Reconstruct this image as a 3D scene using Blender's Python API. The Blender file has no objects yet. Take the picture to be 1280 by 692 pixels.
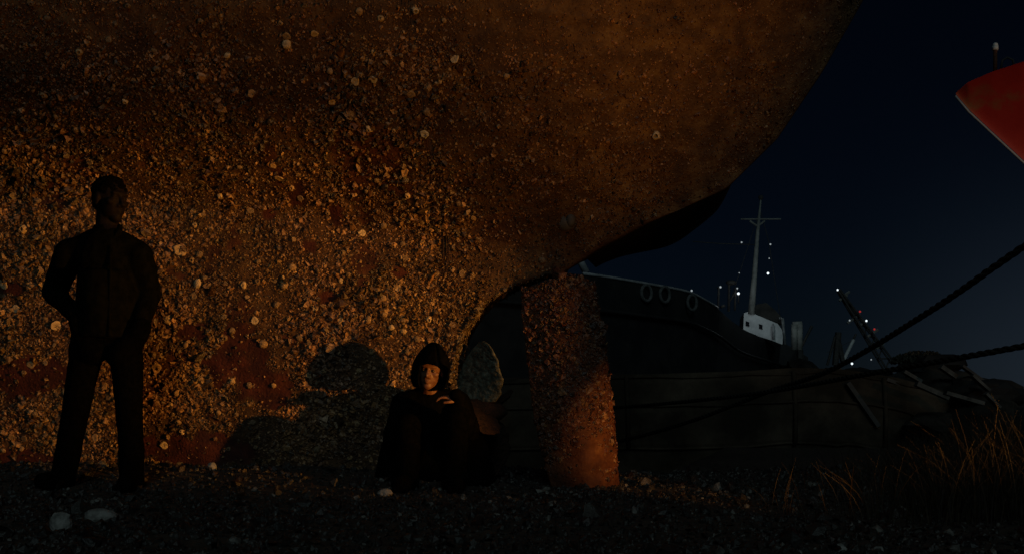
import bpy, bmesh, math, random
import numpy as np
from mathutils import Vector, Matrix

R = math.radians
rnd = random.Random(7)
rng = np.random.default_rng(11)
scene = bpy.context.scene
COL = scene.collection

# ------------------------------------------------------------------ camera
F = 1256.0            # focal length in photo pixels (photo 1280 wide)
CAM_H, HOR = 0.44, 515.0
cam = bpy.data.cameras.new("camera")
cam.sensor_width = 36.0
cam.lens = 36.0 * F / 1280.0
cam.shift_y = (HOR - 346.0) / 1280.0
cam.clip_start, cam.clip_end = 0.05, 3000
cam_o = bpy.data.objects.new("camera", cam)
cam_o.location = (0, 0, CAM_H)
cam_o.rotation_euler = (R(90), 0, 0)
COL.objects.link(cam_o)
scene.camera = cam_o


def P(px, py, d):
    """world point d metres in front of the camera plane"""
    return Vector(((px - 640) / F * d, d, CAM_H + (HOR - py) / F * d))


# ------------------------------------------------------------------ light
SUN_DIR = Vector((0.05, -0.84, 0.50)).normalized()      # towards the moon
world = bpy.data.worlds.new("World")
scene.world = world
world.use_nodes = True
wn, wl = world.node_tree.nodes, world.node_tree.links
wn.clear()
sky = wn.new("ShaderNodeTexSky")
sky.sky_type = 'NISHITA'
sky.sun_disc = False
sky.sun_elevation = math.asin(SUN_DIR.z)
sky.sun_rotation = math.atan2(SUN_DIR.x, SUN_DIR.y)
sky.ozone_density = 4.0
sky.dust_density = 0.6
tint = wn.new("ShaderNodeMix")
tint.data_type = 'RGBA'
tint.blend_type = 'MULTIPLY'
tint.inputs[0].default_value = 1.0
tint.inputs[7].default_value = (0.46, 0.70, 1.0, 1)
bg = wn.new("ShaderNodeBackground")
bg.inputs[1].default_value = 0.00068
wo = wn.new("ShaderNodeOutputWorld")
wl.new(sky.outputs[0], tint.inputs[6])
geo = wn.new("ShaderNodeTexCoord")            # glow of the harbour town low in the sky, to the right
dot = wn.new("ShaderNodeVectorMath"); dot.operation = 'DOT_PRODUCT'
dot.inputs[1].default_value = Vector((0.50, 0.87, 0.0)).normalized()
wl.new(geo.outputs["Generated"], dot.inputs[0])
cl = wn.new("ShaderNodeMath"); cl.operation = 'MAXIMUM'; cl.inputs[1].default_value = 0.0
wl.new(dot.outputs["Value"], cl.inputs[0])
pw = wn.new("ShaderNodeMath"); pw.operation = 'POWER'; pw.inputs[1].default_value = 85.0
wl.new(cl.outputs[0], pw.inputs[0])
glow = wn.new("ShaderNodeMix"); glow.data_type = 'RGBA'; glow.blend_type = 'ADD'
wl.new(pw.outputs[0], glow.inputs[0]); wl.new(tint.outputs[2], glow.inputs[6])
glow.inputs[7].default_value = (13, 18, 26, 1)
wl.new(glow.outputs[2], bg.inputs[0])
wl.new(bg.outputs[0], wo.inputs[0])

sun = bpy.data.lights.new("moon", 'SUN')
sun.energy = 0.23
sun.angle = R(22)
sun.color = (0.72, 0.98, 1.0)
sun_o = bpy.data.objects.new("moon", sun)
sun_o.rotation_euler = (-SUN_DIR).to_track_quat('-Z', 'Y').to_euler()
COL.objects.link(sun_o)


def spot(name, loc, aim, power, cone, blend, color, size):
    l = bpy.data.lights.new(name, 'SPOT')
    l.energy, l.spot_size, l.spot_blend, l.color, l.shadow_soft_size = power, R(cone), blend, color, size
    o = bpy.data.objects.new(name, l)
    o.location = loc
    o.rotation_euler = (Vector(aim) - Vector(loc)).to_track_quat('-Z', 'Y').to_euler()
    COL.objects.link(o)
    return o


WARM = (1.0, 0.415, 0.065)
spot("yard_lamp", (5.85, 1.55, 0.53), (5.85 - 8 * math.cos(R(30.6)), 1.55 + 8 * math.sin(R(30.6)), 0.53 + 8 * math.tan(R(3.4))), 2800, 16.6, 0.65, WARM, 0.05)
spot("added_rudder_spot", (2.0, 1.5, 0.34), (0.74, 6.0, 0.30), 620, 12.5, 1.0, WARM, 0.03)  # added spot that brightens the lower rudder, no known lamp there
spot("yard_lamp_low", (3.4, 0.6, 0.30), (-0.25, 5.2, 3.0), 440, 42, 0.9, WARM, 0.08)
quay = bpy.data.lights.new("mast_light", 'POINT')          # the lamps that burn on the moored ship's mast
quay.energy, quay.color, quay.shadow_soft_size = 34, (0.85, 0.95, 1.0), 0.1
quay_o = bpy.data.objects.new("mast_light", quay)
quay_o.location = P(946, 372, 43.0)
COL.objects.link(quay_o)
spot("added_bow_spot", (9.5, 2.0, 0.8), (5.6, 11.0, 3.3), 520, 36, 0.8, (1.0, 0.62, 0.35), 0.1)  # added out-of-frame spot that brings up the red bow

vs = scene.view_settings
vs.view_transform, vs.look, vs.exposure, vs.gamma = 'Standard', 'None', 0.0, 1.0
scene.render.engine = 'CYCLES'
scene.cycles.max_bounces = 4
scene.cycles.diffuse_bounces = 2

# ------------------------------------------------------------------ helpers


def hash2(ix, iy, iz, seed):
    h = (ix * 374761393 + iy * 668265263 + iz * 2147483647 + seed * 974711) & 0xFFFFFFFF
    h = ((h ^ (h >> 13)) * 1274126177) & 0xFFFFFFFF
    h = ((h ^ (h >> 16)) * 2246822519) & 0xFFFFFFFF
    return ((h ^ (h >> 15)) & 0xFFFFFF) / float(0xFFFFFF)


def vnoise(x, y, z=0.0, seed=0):
    x, y, z = np.broadcast_arrays(np.asarray(x, float), np.asarray(y, float), np.asarray(z, float))
    ix, iy, iz = np.floor(x).astype(np.int64), np.floor(y).astype(np.int64), np.floor(z).astype(np.int64)
    fx, fy, fz = x - ix, y - iy, z - iz
    fx, fy, fz = fx * fx * (3 - 2 * fx), fy * fy * (3 - 2 * fy), fz * fz * (3 - 2 * fz)
    out = 0
    for dx in (0, 1):
        for dy in (0, 1):
            for dz in (0, 1):
                w = (fx if dx else 1 - fx) * (fy if dy else 1 - fy) * (fz if dz else 1 - fz)
                out = out + w * hash2(ix + dx, iy + dy, iz + dz, seed)
    return out * 2 - 1


def fbm(x, y, z=0.0, oct=4, seed=0):
    o, a, f, n = 0, 1.0, 1.0, 0
    for k in range(oct):
        o = o + a * vnoise(np.asarray(x) * f, np.asarray(y) * f, np.asarray(z) * f, seed + k)
        n += a
        a *= 0.5
        f *= 2.03
    return o / n


def sstep(a, b, x):
    t = np.clip((np.asarray(x, float) - a) / (b - a), 0, 1)
    return t * t * (3 - 2 * t)


def link(o, parent=None):
    COL.objects.link(o)
    if parent is not None:
        o.parent = parent
    return o


def tag(o, label=None, cat=None, group=None, kind=None):
    if label: o["label"] = label
    if cat: o["category"] = cat
    if group: o["group"] = group
    if kind: o["kind"] = kind
    return o


def empty(name, loc=(0, 0, 0), **kw):
    o = bpy.data.objects.new(name, None)
    o.location = loc
    o.empty_display_size = 0.1
    link(o)
    bpy.context.view_layer.update()
    return tag(o, **kw)


def fix_parent(o, parent):
    """parent keeping world coordinates baked in the mesh"""
    o.parent = parent
    m = Matrix.Identity(4)
    p = parent
    while p is not None:
        m = p.matrix_basis.copy() @ m if p.parent is None else p.matrix_basis.copy() @ m
        p = p.parent
    o.matrix_basis = m.inverted()
    return o


def arr_mesh(name, V, Fc, mat=None, parent=None, col=None, smooth=False):
    """numpy arrays -> object (faces an (n,3) or (n,4) array)"""
    me = bpy.data.meshes.new(name)
    V = np.asarray(V, np.float32)
    Fc = np.asarray(Fc, np.int32)
    k = Fc.shape[1]
    me.vertices.add(len(V))
    me.vertices.foreach_set("co", V.ravel())
    me.loops.add(Fc.size)
    me.loops.foreach_set("vertex_index", Fc.ravel())
    me.polygons.add(len(Fc))
    me.polygons.foreach_set("loop_start", np.arange(0, Fc.size, k, dtype=np.int32))
    me.polygons.foreach_set("loop_total", np.full(len(Fc), k, np.int32))
    me.polygons.foreach_set("use_smooth", np.full(len(Fc), smooth, bool))
    me.update(calc_edges=True)
    if col is not None:
        at = me.color_attributes.new("Col", 'FLOAT_COLOR', 'POINT')
        c = np.ones((len(V), 4), np.float32)
        c[:, :3] = col
        at.data.foreach_set("color", c.ravel())
    if mat: me.materials.append(mat)
    o = bpy.data.objects.new(name, me)
    link(o)
    if parent is not None: fix_parent(o, parent)
    return o


class MB:
    """collects simple solids into one mesh"""

    def __init__(s):
        s.v, s.f = [], []

    def add(s, vs, fs):
        n = len(s.v)
        s.v += [tuple(v) for v in vs]
        s.f += [tuple(i + n for i in f) for f in fs]
        return s

    def box(s, c, size, rot=None):
        M = rot if rot is not None else Matrix.Identity(3)
        c = Vector(c)
        vs = [c + M @ Vector((x * size[0] / 2, y * size[1] / 2, z * size[2] / 2)) for x in (-1, 1) for y in (-1, 1) for z in (-1, 1)]
        return s.add(vs, [(0, 1, 3, 2), (4, 6, 7, 5), (0, 4, 5, 1), (2, 3, 7, 6), (0, 2, 6, 4), (1, 5, 7, 3)])

    def tube(s, pts, rad, n=8, close=False):
        pts = [Vector(p) for p in pts]
        m = len(pts)
        rads = rad if isinstance(rad, (list, tuple)) else [rad] * m
        vs, prev = [], None
        for i in range(m):
            if close:
                t = pts[(i + 1) % m] - pts[i - 1]
            else:
                t = pts[min(i + 1, m - 1)] - pts[max(i - 1, 0)]
            t.normalize()
            if prev is None:
                u = t.orthogonal().normalized()
            else:
                u = (prev - t * prev.dot(t)).normalized()
            prev = u
            w = t.cross(u)
            for k in range(n):
                a = 2 * math.pi * k / n
                vs.append(pts[i] + (u * math.cos(a) + w * math.sin(a)) * rads[i])
        fs = []
        for i in range(m if close else m - 1):
            j = (i + 1) % m
            for k in range(n):
                l = (k + 1) % n
                fs.append((i * n + k, i * n + l, j * n + l, j * n + k))
        if not close:
            fs.append(tuple(range(n - 1, -1, -1)))
            fs.append(tuple((m - 1) * n + k for k in range(n)))
        return s.add(vs, fs)

    def ball(s, c, r, nu=10, nv=7, M=None):
        c = Vector(c)
        r3 = r if isinstance(r, (tuple, list)) else (r, r, r)
        vs = []
        for j in range(1, nv):
            th = math.pi * j / nv
            for i in range(nu):
                ph = 2 * math.pi * i / nu
                q = Vector((r3[0] * math.sin(th) * math.cos(ph), r3[1] * math.sin(th) * math.sin(ph), r3[2] * math.cos(th)))
                vs.append(c + (M @ q if M is not None else q))
        top = Vector((0, 0, r3[2])); bot = -top
        vs.append(c + (M @ top if M is not None else top)); vs.append(c + (M @ bot if M is not None else bot))
        it, ib = len(vs) - 2, len(vs) - 1
        fs = []
        for j in range(nv - 2):
            for i in range(nu):
                k = (i + 1) % nu
                fs.append((j * nu + i, (j + 1) * nu + i, (j + 1) * nu + k, j * nu + k))
        for i in range(nu):
            k = (i + 1) % nu
            fs.append((it, i, k))
            fs.append((ib, (nv - 2) * nu + k, (nv - 2) * nu + i))
        return s.add(vs, fs)

    def caps(s, a, ra, b, rb, n=12):
        """tapered capsule (three overlapping closed solids, to be remeshed)"""
        s.ball(a, ra, n, 8)
        s.ball(b, rb, n, 8)
        return s.tube([a, b], [ra, rb], n)

    def build(s, name, mat=None, parent=None, smooth=False):
        me = bpy.data.meshes.new(name)
        me.from_pydata(s.v, [], s.f)
        me.update()
        bm = bmesh.new(); bm.from_mesh(me)
        bmesh.ops.recalc_face_normals(bm, faces=bm.faces)
        bm.to_mesh(me); bm.free()
        if smooth:
            for p in me.polygons: p.use_smooth = True
        if mat: me.materials.append(mat)
        o = bpy.data.objects.new(name, me)
        link(o)
        if parent is not None: fix_parent(o, parent)
        return o

    def blob(s, name, mat, parent=None, voxel=0.01, smooth_it=4, warp=None):
        """fuse the solids into one continuous skin"""
        o = s.build("tmp", mat)
        m = o.modifiers.new("r", 'REMESH'); m.mode = 'VOXEL'; m.voxel_size = voxel; m.use_smooth_shade = True
        if smooth_it:
            q = o.modifiers.new("s", 'SMOOTH'); q.iterations = smooth_it; q.factor = 0.5
        dg = bpy.context.evaluated_depsgraph_get()
        me = bpy.data.meshes.new_from_object(o.evaluated_get(dg))
        bpy.data.objects.remove(o)
        me.name = name
        if warp is not None:
            n = len(me.vertices)
            co = np.empty(n * 3, np.float32); me.vertices.foreach_get("co", co)
            no = np.empty(n * 3, np.float32); me.vertices.foreach_get("normal", no)
            co, no = co.reshape(-1, 3), no.reshape(-1, 3)
            co = co + no * warp(co)[:, None]
            me.vertices.foreach_set("co", co.astype(np.float32).ravel())
            me.update()
        for p in me.polygons: p.use_smooth = True
        if not me.materials: me.materials.append(mat)
        o = bpy.data.objects.new(name, me)
        link(o)
        if parent is not None: fix_parent(o, parent)
        return o


def mat(name, c1, c2=None, scale=8.0, rough=0.8, bump=0.0, bscale=40.0, spec=0.3, metal=0.0, attr=False, c3=None, thr=(0.4, 0.6), emit=None):
    m = bpy.data.materials.new(name)
    m.use_nodes = True
    nt = m.node_tree; n, l = nt.nodes, nt.links
    b = n["Principled BSDF"]
    b.inputs["Roughness"].default_value = rough
    b.inputs["Metallic"].default_value = metal
    b.inputs["Specular IOR Level"].default_value = spec
    tc = n.new("ShaderNodeTexCoord")
    src = None
    if c2 is not None:
        t = n.new("ShaderNodeTexNoise"); t.inputs["Scale"].default_value = scale; t.inputs["Detail"].default_value = 8
        t.inputs["Roughness"].default_value = 0.65
        l.new(tc.outputs["Object"], t.inputs["Vector"])
        r = n.new("ShaderNodeValToRGB")
        r.color_ramp.elements[0].position, r.color_ramp.elements[1].position = thr
        r.color_ramp.elements[0].color = (*c1, 1); r.color_ramp.elements[1].color = (*c2, 1)
        if c3 is not None:
            e = r.color_ramp.elements.new(min(0.98, thr[1] + 0.12)); e.color = (*c3, 1)
        l.new(t.outputs["Fac"], r.inputs[0])
        src = r.outputs[0]
    if attr:
        a = n.new("ShaderNodeVertexColor"); a.layer_name = "Col"
        if src is not None:
            mx = n.new("ShaderNodeMix"); mx.data_type = 'RGBA'; mx.blend_type = 'MULTIPLY'; mx.inputs[0].default_value = 1
            l.new(a.outputs[0], mx.inputs[6]); l.new(src, mx.inputs[7]); src = mx.outputs[2]
        else:
            src = a.outputs[0]
    if src is not None: l.new(src, b.inputs["Base Color"])
    else: b.inputs["Base Color"].default_value = (*c1, 1)
    if bump:
        t2 = n.new("ShaderNodeTexNoise"); t2.inputs["Scale"].default_value = bscale; t2.inputs["Detail"].default_value = 6
        l.new(tc.outputs["Object"], t2.inputs["Vector"])
        bp = n.new("ShaderNodeBump"); bp.inputs["Strength"].default_value = bump; bp.inputs["Distance"].default_value = 0.01
        l.new(t2.outputs["Fac"], bp.inputs["Height"]); l.new(bp.outputs[0], b.inputs["Normal"])
    if emit:
        b.inputs["Emission Color"].default_value = (*emit[0], 1); b.inputs["Emission Strength"].default_value = emit[1]
    return m


M = {
    'hull': mat('hull_paint', (0.075, 0.032, 0.014), (0.14, 0.062, 0.024), 9, 0.8, 0.9, 60, c3=(0.20, 0.10, 0.04), thr=(0.42, 0.56), attr=True),
    'shell': mat('shell', (0.55, 0.5, 0.45), (1, 1, 1), 60, 0.38, 0.5, 220, 0.6, attr=True),
    'rust': mat('rust', (0.055, 0.015, 0.006), (0.11, 0.036, 0.012), 9, 0.75, 0.8, 60, c3=(0.18, 0.075, 0.024)),
    'bronze': mat('propeller_bronze', (0.05, 0.05, 0.038), (0.14, 0.14, 0.105), 25, 0.7, 0.9, 90, c3=(0.24, 0.24, 0.19)),
    'blade_dark': mat('blade_dark', (0.012, 0.006, 0.004), (0.028, 0.012, 0.007), 25, 0.85, 0.9, 90, c3=(0.05, 0.024, 0.013)),  # dark brown for the hub and every blade but the top one
    'ground': mat('ground', (0.018, 0.013, 0.010), (0.05, 0.036, 0.027), 14, 0.9, 0.8, 45, c3=(0.075, 0.055, 0.04)),
    'gravel': mat('gravel', (0.6, 0.6, 0.6), (1, 1, 1), 50, 0.5, 0.4, 160, 0.5, attr=True),
    'stone': mat('pale_stone', (0.13, 0.125, 0.115), (0.28, 0.27, 0.25), 18, 0.85, 0.8, 60),
    'grass': mat('dry_grass', (1, 1, 1), None, attr=True, rough=0.7),
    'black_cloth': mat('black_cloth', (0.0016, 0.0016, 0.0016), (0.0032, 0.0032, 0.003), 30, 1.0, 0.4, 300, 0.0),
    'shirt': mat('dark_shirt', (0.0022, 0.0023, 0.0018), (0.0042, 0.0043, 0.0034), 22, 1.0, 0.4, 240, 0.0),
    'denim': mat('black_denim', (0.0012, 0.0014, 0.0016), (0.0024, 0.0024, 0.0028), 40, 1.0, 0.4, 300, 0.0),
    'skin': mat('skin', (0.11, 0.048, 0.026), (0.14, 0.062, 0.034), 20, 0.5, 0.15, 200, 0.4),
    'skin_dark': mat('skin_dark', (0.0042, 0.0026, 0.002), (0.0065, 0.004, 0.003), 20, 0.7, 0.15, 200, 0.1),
    'hair': mat('hair', (0.0016, 0.0014, 0.0013), (0.0035, 0.003, 0.0028), 80, 0.9, 0.8, 200, 0.0),
    'shoe': mat('shoe_leather', (0.0015, 0.0014, 0.0013), (0.003, 0.0028, 0.0026), 30, 0.9, 0.3, 120, 0.02),
    'eye': mat('eye', (0.03, 0.02, 0.015), None, rough=0.2),
    'rope': mat('rope', (0.014, 0.013, 0.012), (0.03, 0.028, 0.025), 40, 0.95, 0.8, 90, 0.1),
    'black_hull': mat('black_hull', (0.010, 0.011, 0.012), (0.022, 0.022, 0.022), 1.2, 0.7, 0.4, 4, 0.3),
    'brown_hull': mat('brown_hull', (0.022, 0.016, 0.012), (0.055, 0.042, 0.031), 0.5, 0.85, 0.5, 3, 0.2, c3=(0.07, 0.055, 0.042)),
    'barge': mat('barge_timber', (0.022, 0.017, 0.012), (0.065, 0.050, 0.036), 1.3, 0.9, 0.9, 14, 0.1, c3=(0.095, 0.075, 0.055)),
    'deck': mat('deck', (0.02, 0.02, 0.02), (0.04, 0.038, 0.035), 2, 0.9),
    'white': mat('white_paint', (0.42, 0.44, 0.45), (0.62, 0.64, 0.65), 1.2, 0.6, c3=(0.5, 0.42, 0.33)),
    'grey': mat('grey_paint', (0.22, 0.23, 0.24), (0.36, 0.37, 0.38), 2, 0.6),
    'mast_paint': mat('mast_paint', (0.14, 0.148, 0.14), (0.26, 0.268, 0.25), 2, 0.7),
    'dark_steel': mat('dark_steel', (0.03, 0.03, 0.032), (0.06, 0.055, 0.05), 4, 0.7),
    'tyre': mat('tyre_rubber', (0.06, 0.063, 0.063), (0.11, 0.114, 0.114), 9, 0.85),
    'red': mat('red_hull', (0.34, 0.016, 0.012), (0.42, 0.026, 0.016), 1.4, 0.55, 0.3, 6, 0.4, c3=(0.30, 0.10, 0.04), thr=(0.30, 0.50)),
    'glass': mat('window_glass', (0.01, 0.012, 0.015), None, rough=0.1, spec=0.5),
    'bulb': mat('bulb', (0.9, 0.9, 0.9), None, emit=((0.85, 0.95, 1.0), 1.2)),
    'bulb_dim': mat('bulb_dim', (0.9, 0.9, 0.9), None, emit=((0.85, 0.95, 1.0), 0.25)),
    'bulb_red': mat('bulb_red', (0.9, 0.1, 0.1), None, emit=((1.0, 0.06, 0.05), 0.25)),
    'water': mat('water', (0.004, 0.005, 0.006), (0.006, 0.007, 0.008), 0.6, 0.15, 0.3, 3, 0.5),
    'tarp': mat('tarpaulin', (0.016, 0.014, 0.012), (0.045, 0.038, 0.032), 1.5, 0.85, 0.6, 8, 0.2),
    'timber': mat('weathered_timber', (0.04, 0.042, 0.04), (0.10, 0.10, 0.095), 6, 0.9, 0.5, 30),
}

# ------------------------------------------------------------------ ground


def G(x, y):
    """height of the beach"""
    x, y = np.asarray(x, float), np.asarray(y, float)
    z = 0.115 * sstep(5.1, 6.35, y) * (1 - sstep(-1.3, 0.3, x))
    z = z + 0.03 * fbm(x * 0.9, y * 0.9, 0, 3, 5) + 0.010 * fbm(x * 5, y * 5, 0, 3, 8)
    edge = np.where(x < 0, 9.0 - 1.5 * sstep(-3, 0, x), 7.5 + np.maximum(0, x - 1.2) * 3.5)
    z = z - 1.3 * sstep(0, 2.2, y - edge) * sstep(260, 200, np.abs(x))
    return z


xs = np.concatenate([[-900, -300, -100, -40, -20, -12, -8], np.arange(-6, 6.01, 0.04), [6.5, 7.2, 8, 10, 13, 18, 26, 40, 100, 300, 900]])
ys = np.concatenate([[-300, -60, -20, -8, -3, 0, 1, 2], np.arange(2.6, 9.5, 0.035), np.arange(9.5, 26, 0.4), [30, 40, 60, 100, 200, 500, 1500]])
X, Y = np.meshgrid(xs, ys, indexing='ij')
Z = G(X, Y)
nx, ny = X.shape
I = np.arange(nx * ny).reshape(nx, ny)
quads = np.stack([I[:-1, :-1], I[1:, :-1], I[1:, 1:], I[:-1, 1:]], -1).reshape(-1, 4)
g = arr_mesh("ground", np.stack([X, Y, Z], -1).reshape(-1, 3), quads, M['ground'], smooth=True)
tag(g, kind='structure')
w = arr_mesh("water", [(-900, 8, -0.75), (900, 8, -0.75), (900, 1500, -0.75), (-900, 1500, -0.75)], [(0, 1, 2, 3)], M['water'])
tag(w, kind='structure')

# ------------------------------------------------------------------ shell templates


def tpl_cone():
    n = 7
    a = np.arange(n) * 2 * np.pi / n
    V = np.concatenate([np.stack([np.cos(a), np.sin(a), 0 * a - 0.15], 1), np.stack([0.5 * np.cos(a), 0.5 * np.sin(a), 0 * a + 0.75], 1), [[0, 0, 0.25]]])
    Fs = []
    for i in range(n):
        j = (i + 1) % n
        Fs += [(i, j, n + j), (i, n + j, n + i), (n + i, n + j, 2 * n)]
    return V, np.array(Fs)


def tpl_dome(h=0.5):
    n = 8
    a = np.arange(n) * 2 * np.pi / n
    V = np.concatenate([np.stack([np.cos(a), np.sin(a), 0 * a - 0.15], 1), np.stack([0.62 * np.cos(a), 0.62 * np.sin(a), 0 * a + h * 0.7], 1), [[0.12, 0, h]]])
    Fs = []
    for i in range(n):
        j = (i + 1) % n
        Fs += [(i, j, n + j), (i, n + j, n + i), (n + i, n + j, 2 * n)]
    return V, np.array(Fs)


def tpl_mussel():
    V = np.array([(-1, 0, 0), (-.3, .5, 0), (.6, .5, 0), (1.1, 0, 0.1), (.6, -.5, 0), (-.3, -.5, 0), (-.2, 0, .55), (.6, 0, .6), (0.1, 0, -.3)], float)
    Fs = [(0, 6, 1), (1, 6, 7), (1, 7, 2), (2, 7, 3), (3, 7, 4), (4, 7, 6), (4, 6, 5), (5, 6, 0), (0, 1, 8), (1, 2, 8), (2, 3, 8), (3, 4, 8), (4, 5, 8), (5, 0, 8)]
    return V, np.array([(a, c, b) for a, b, c in Fs])


def tpl_stone():
    t = (1 + 5 ** 0.5) / 2
    V = np.array([(-1, t, 0), (1, t, 0), (-1, -t, 0), (1, -t, 0), (0, -1, t), (0, 1, t), (0, -1, -t), (0, 1, -t), (t, 0, -1), (t, 0, 1), (-t, 0, -1), (-t, 0, 1)], float) / (1 + t * t) ** 0.5
    Fs = [(0, 11, 5), (0, 5, 1), (0, 1, 7), (0, 7, 10), (0, 10, 11), (1, 5, 9), (5, 11, 4), (11, 10, 2), (10, 7, 6), (7, 1, 8), (3, 9, 4), (3, 4, 2), (3, 2, 6), (3, 6, 8), (3, 8, 9), (4, 9, 5), (2, 4, 11), (6, 2, 10), (8, 6, 7), (9, 8, 1)]
    return V, np.array(Fs)


def scatter(tpl, pos, nrm, size, colr, tilt=0.3, jit=0.15, squash=(0.8, 1.2), rough_col=0.2, flat=1.0):
    V0, F0 = tpl
    n, k = len(pos), len(V0)
    nrm = nrm + rng.normal(0, tilt, (n, 3))
    nrm /= np.linalg.norm(nrm, axis=1, keepdims=True)
    ref = rng.normal(0, 1, (n, 3))
    u = np.cross(nrm, ref); u /= np.linalg.norm(u, axis=1, keepdims=True)
    v = np.cross(nrm, u)
    L = V0[None] * (1 + rng.normal(0, jit, (n, k, 1))) + rng.normal(0, jit * 0.5, (n, k, 3))
    L = L * size[:, None, None] * np.array([1, 1, flat])
    sq = rng.uniform(squash[0], squash[1], (n, 1))
    W = pos[:, None] + L[..., 0:1] * u[:, None] + (L[..., 1:2] * v[:, None]) * sq[:, None] + L[..., 2:3] * nrm[:, None]
    Fc = F0[None] + (np.arange(n) * k)[:, None, None]
    C = np.repeat(colr[:, None], k, 1) * (1 + rng.normal(0, rough_col, (n, k, 1)))
    return W.reshape(-1, 3), Fc.reshape(-1, 3), np.clip(C.reshape(-1, 3), 0.004, 0.9)


def join(parts):
    Vs, Fs, Cs, off = [], [], [], 0
    for V, Fc, C in parts:
        Vs.append(V); Fs.append(Fc + off); Cs.append(C); off += len(V)
    return np.concatenate(Vs), np.concatenate(Fs), np.concatenate(Cs)


def palette(n, cols, wts):
    cols = np.array(cols); wts = np.array(wts, float) / sum(wts)
    c = cols[rng.choice(len(cols), n, p=wts)]
    return c * rng.uniform(0.7, 1.25, (n, 1))


# ------------------------------------------------------------------ the beached ship
PHI = R(10)
AX = np.array([math.cos(PHI), -math.sin(PHI), 0.0])       # towards the stern
PO = np.array([-math.sin(PHI), -math.cos(PHI), 0.0])      # to port (towards the camera)
ORG = np.array([0.33, 6.12, 0.0])


def loc2w(s, t, z):
    s, t, z = np.broadcast_arrays(s, t, z)
    return ORG + s[..., None] * AX + t[..., None] * PO + np.stack([0 * z, 0 * z, z], -1)


ZL_S = [-20, -0.74, -0.72, -0.69, -0.62, -0.50, -0.33, -0.12, -0.02, 0.0, 0.18, 0.50, 0.95, 1.25, 1.50, 1.80, 2.2, 2.9]
ZL_Z = [-0.25, -0.25, 0.10, 0.70, 0.93, 1.10, 1.20, 1.27, 1.27, 1.30, 1.42, 1.58, 1.76, 2.05, 2.42, 2.95, 3.6, 4.3]


def zlow(s):
    return np.interp(s, ZL_S, ZL_Z)


def s_end(z):
    return np.interp(z, ZL_Z[9:], ZL_S[9:])


Z_TOP = 3.5


def breadth(s, z):
    s = np.asarray(s, float)
    o, wt = (-0.36, -0.24, -0.12, 0, 0.12, 0.24, 0.36), (1, 2, 3, 4, 3, 2, 1)
    b = sum(w_ * breadth_raw(s + q, z) for q, w_ in zip(o, wt)) / 16.0
    return b * np.where(s > 0, 0.12 + 0.88 * np.clip((np.asarray(z) - zlow(s)) / 0.16, 0, 1) ** 0.6, 1)


def breadth_raw(s, z):
    s, z = np.asarray(s, float), np.asarray(z, float)
    u = -s
    up = np.maximum(u, 0)
    bd = 0.085 + 0.10 * np.minimum(up, 3.5) ** 1.0 + 0.03 * np.maximum(up - 3.5, 0)
    bd = bd * (0.8 + 0.2 * sstep(0, 1.0, z))
    z1 = np.interp(u, [-3, -0.9, -0.2, 0.0, 0.6, 1.5, 3, 6, 12], [3.9, 1.76, 1.42, 1.29, 1.42, 1.62, 1.78, 1.75, 1.6])
    z1 = np.where(u < 0, np.minimum(zlow(s), 4.2), z1)
    dz = np.maximum(z - z1, 0)
    k = np.interp(u, [-1, 0, 1, 2.5, 5], [0.85, 0.75, 0.58, 0.46, 0.44])
    A = np.interp(u, [-2.5, -1, 0, 1.5, 3, 6, 12], [0.9, 0.85, 0.72, 0.66, 0.62, 0.75, 0.9])
    fl = A * (1 - np.exp(-(dz / k) ** 1.5)) + 0.22 * dz
    q = np.clip((s_end(np.maximum(z, 1.3)) - s) / 1.9, 0, 1)
    e = np.sqrt(np.maximum(0, 1 - (1 - q) ** 2))
    b = bd * np.where(u < 0, np.exp(u * 2), 1) + fl * np.where(z > 1.3, 0.25 + 0.75 * e, 1)
    bmax = 2.2 * np.sqrt(np.clip((u + 3.2) / 3.2, 0.03, 1))
    return np.minimum(b, bmax)


def relief(s, z):
    return 0.020 * fbm(s * 1.3, z * 1.3, 0, 3, 21) + 0.017 * fbm(s * 9, z * 9, 0, 4, 22)


def seams(s, z):
    """proud plate laps and weld beads on the upper plating"""
    s, z = np.asarray(s, float), np.asarray(z, float)
    h = 0
    zz = z + 0.06 * s
    for k in (1.98, 2.50, 3.02):
        h = h + np.exp(-((zz - k) / 0.016) ** 2)
    for k in (-3.1, -1.45, 0.25, 1.1):
        h = h + np.exp(-((s - k + 0.1 * z) / 0.016) ** 2)
    return 0.008 * h * sstep(1.5, 1.8, z)


def hull_pt(s, z):
    return loc2w(np.asarray(s, float), breadth(s, z) + relief(s, z) + seams(s, z), np.asarray(z, float))


def hull_nrm(s, z):
    e = 0.02
    ds = hull_pt(s + e, z) - hull_pt(s - e, z)
    dz = hull_pt(s, z + e) - hull_pt(s, z - e)
    n = np.cross(ds, dz)
    n /= np.linalg.norm(n, axis=1, keepdims=True)
    flip = (n @ PO) < 0
    n[flip] *= -1
    return n


def to_px(p):
    return 640 + F * p[:, 0] / p[:, 1], HOR - F * (p[:, 2] - CAM_H) / p[:, 1]


ship = empty("beached_ship", tuple(ORG), label="huge rust brown ship stern crusted with barnacles, propped on the gravel beach", cat="ship")

ss = np.concatenate([np.arange(-14, -5.2, 0.25), np.arange(-5.2, 2.86, 0.022), [2.87, 2.89]])
ss = np.unique(np.concatenate([ss, [-0.74, -0.72, -0.70, -0.69]]))
vv = np.linspace(0, 1, 170) ** 1.15
S, Vp = np.meshgrid(ss, vv, indexing='ij')
ZL = zlow(S)
Zp = ZL + (Z_TOP - ZL) * Vp
B = breadth(S, Zp)
port = loc2w(S, B + relief(S, Zp) + seams(S, Zp), Zp)
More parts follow.
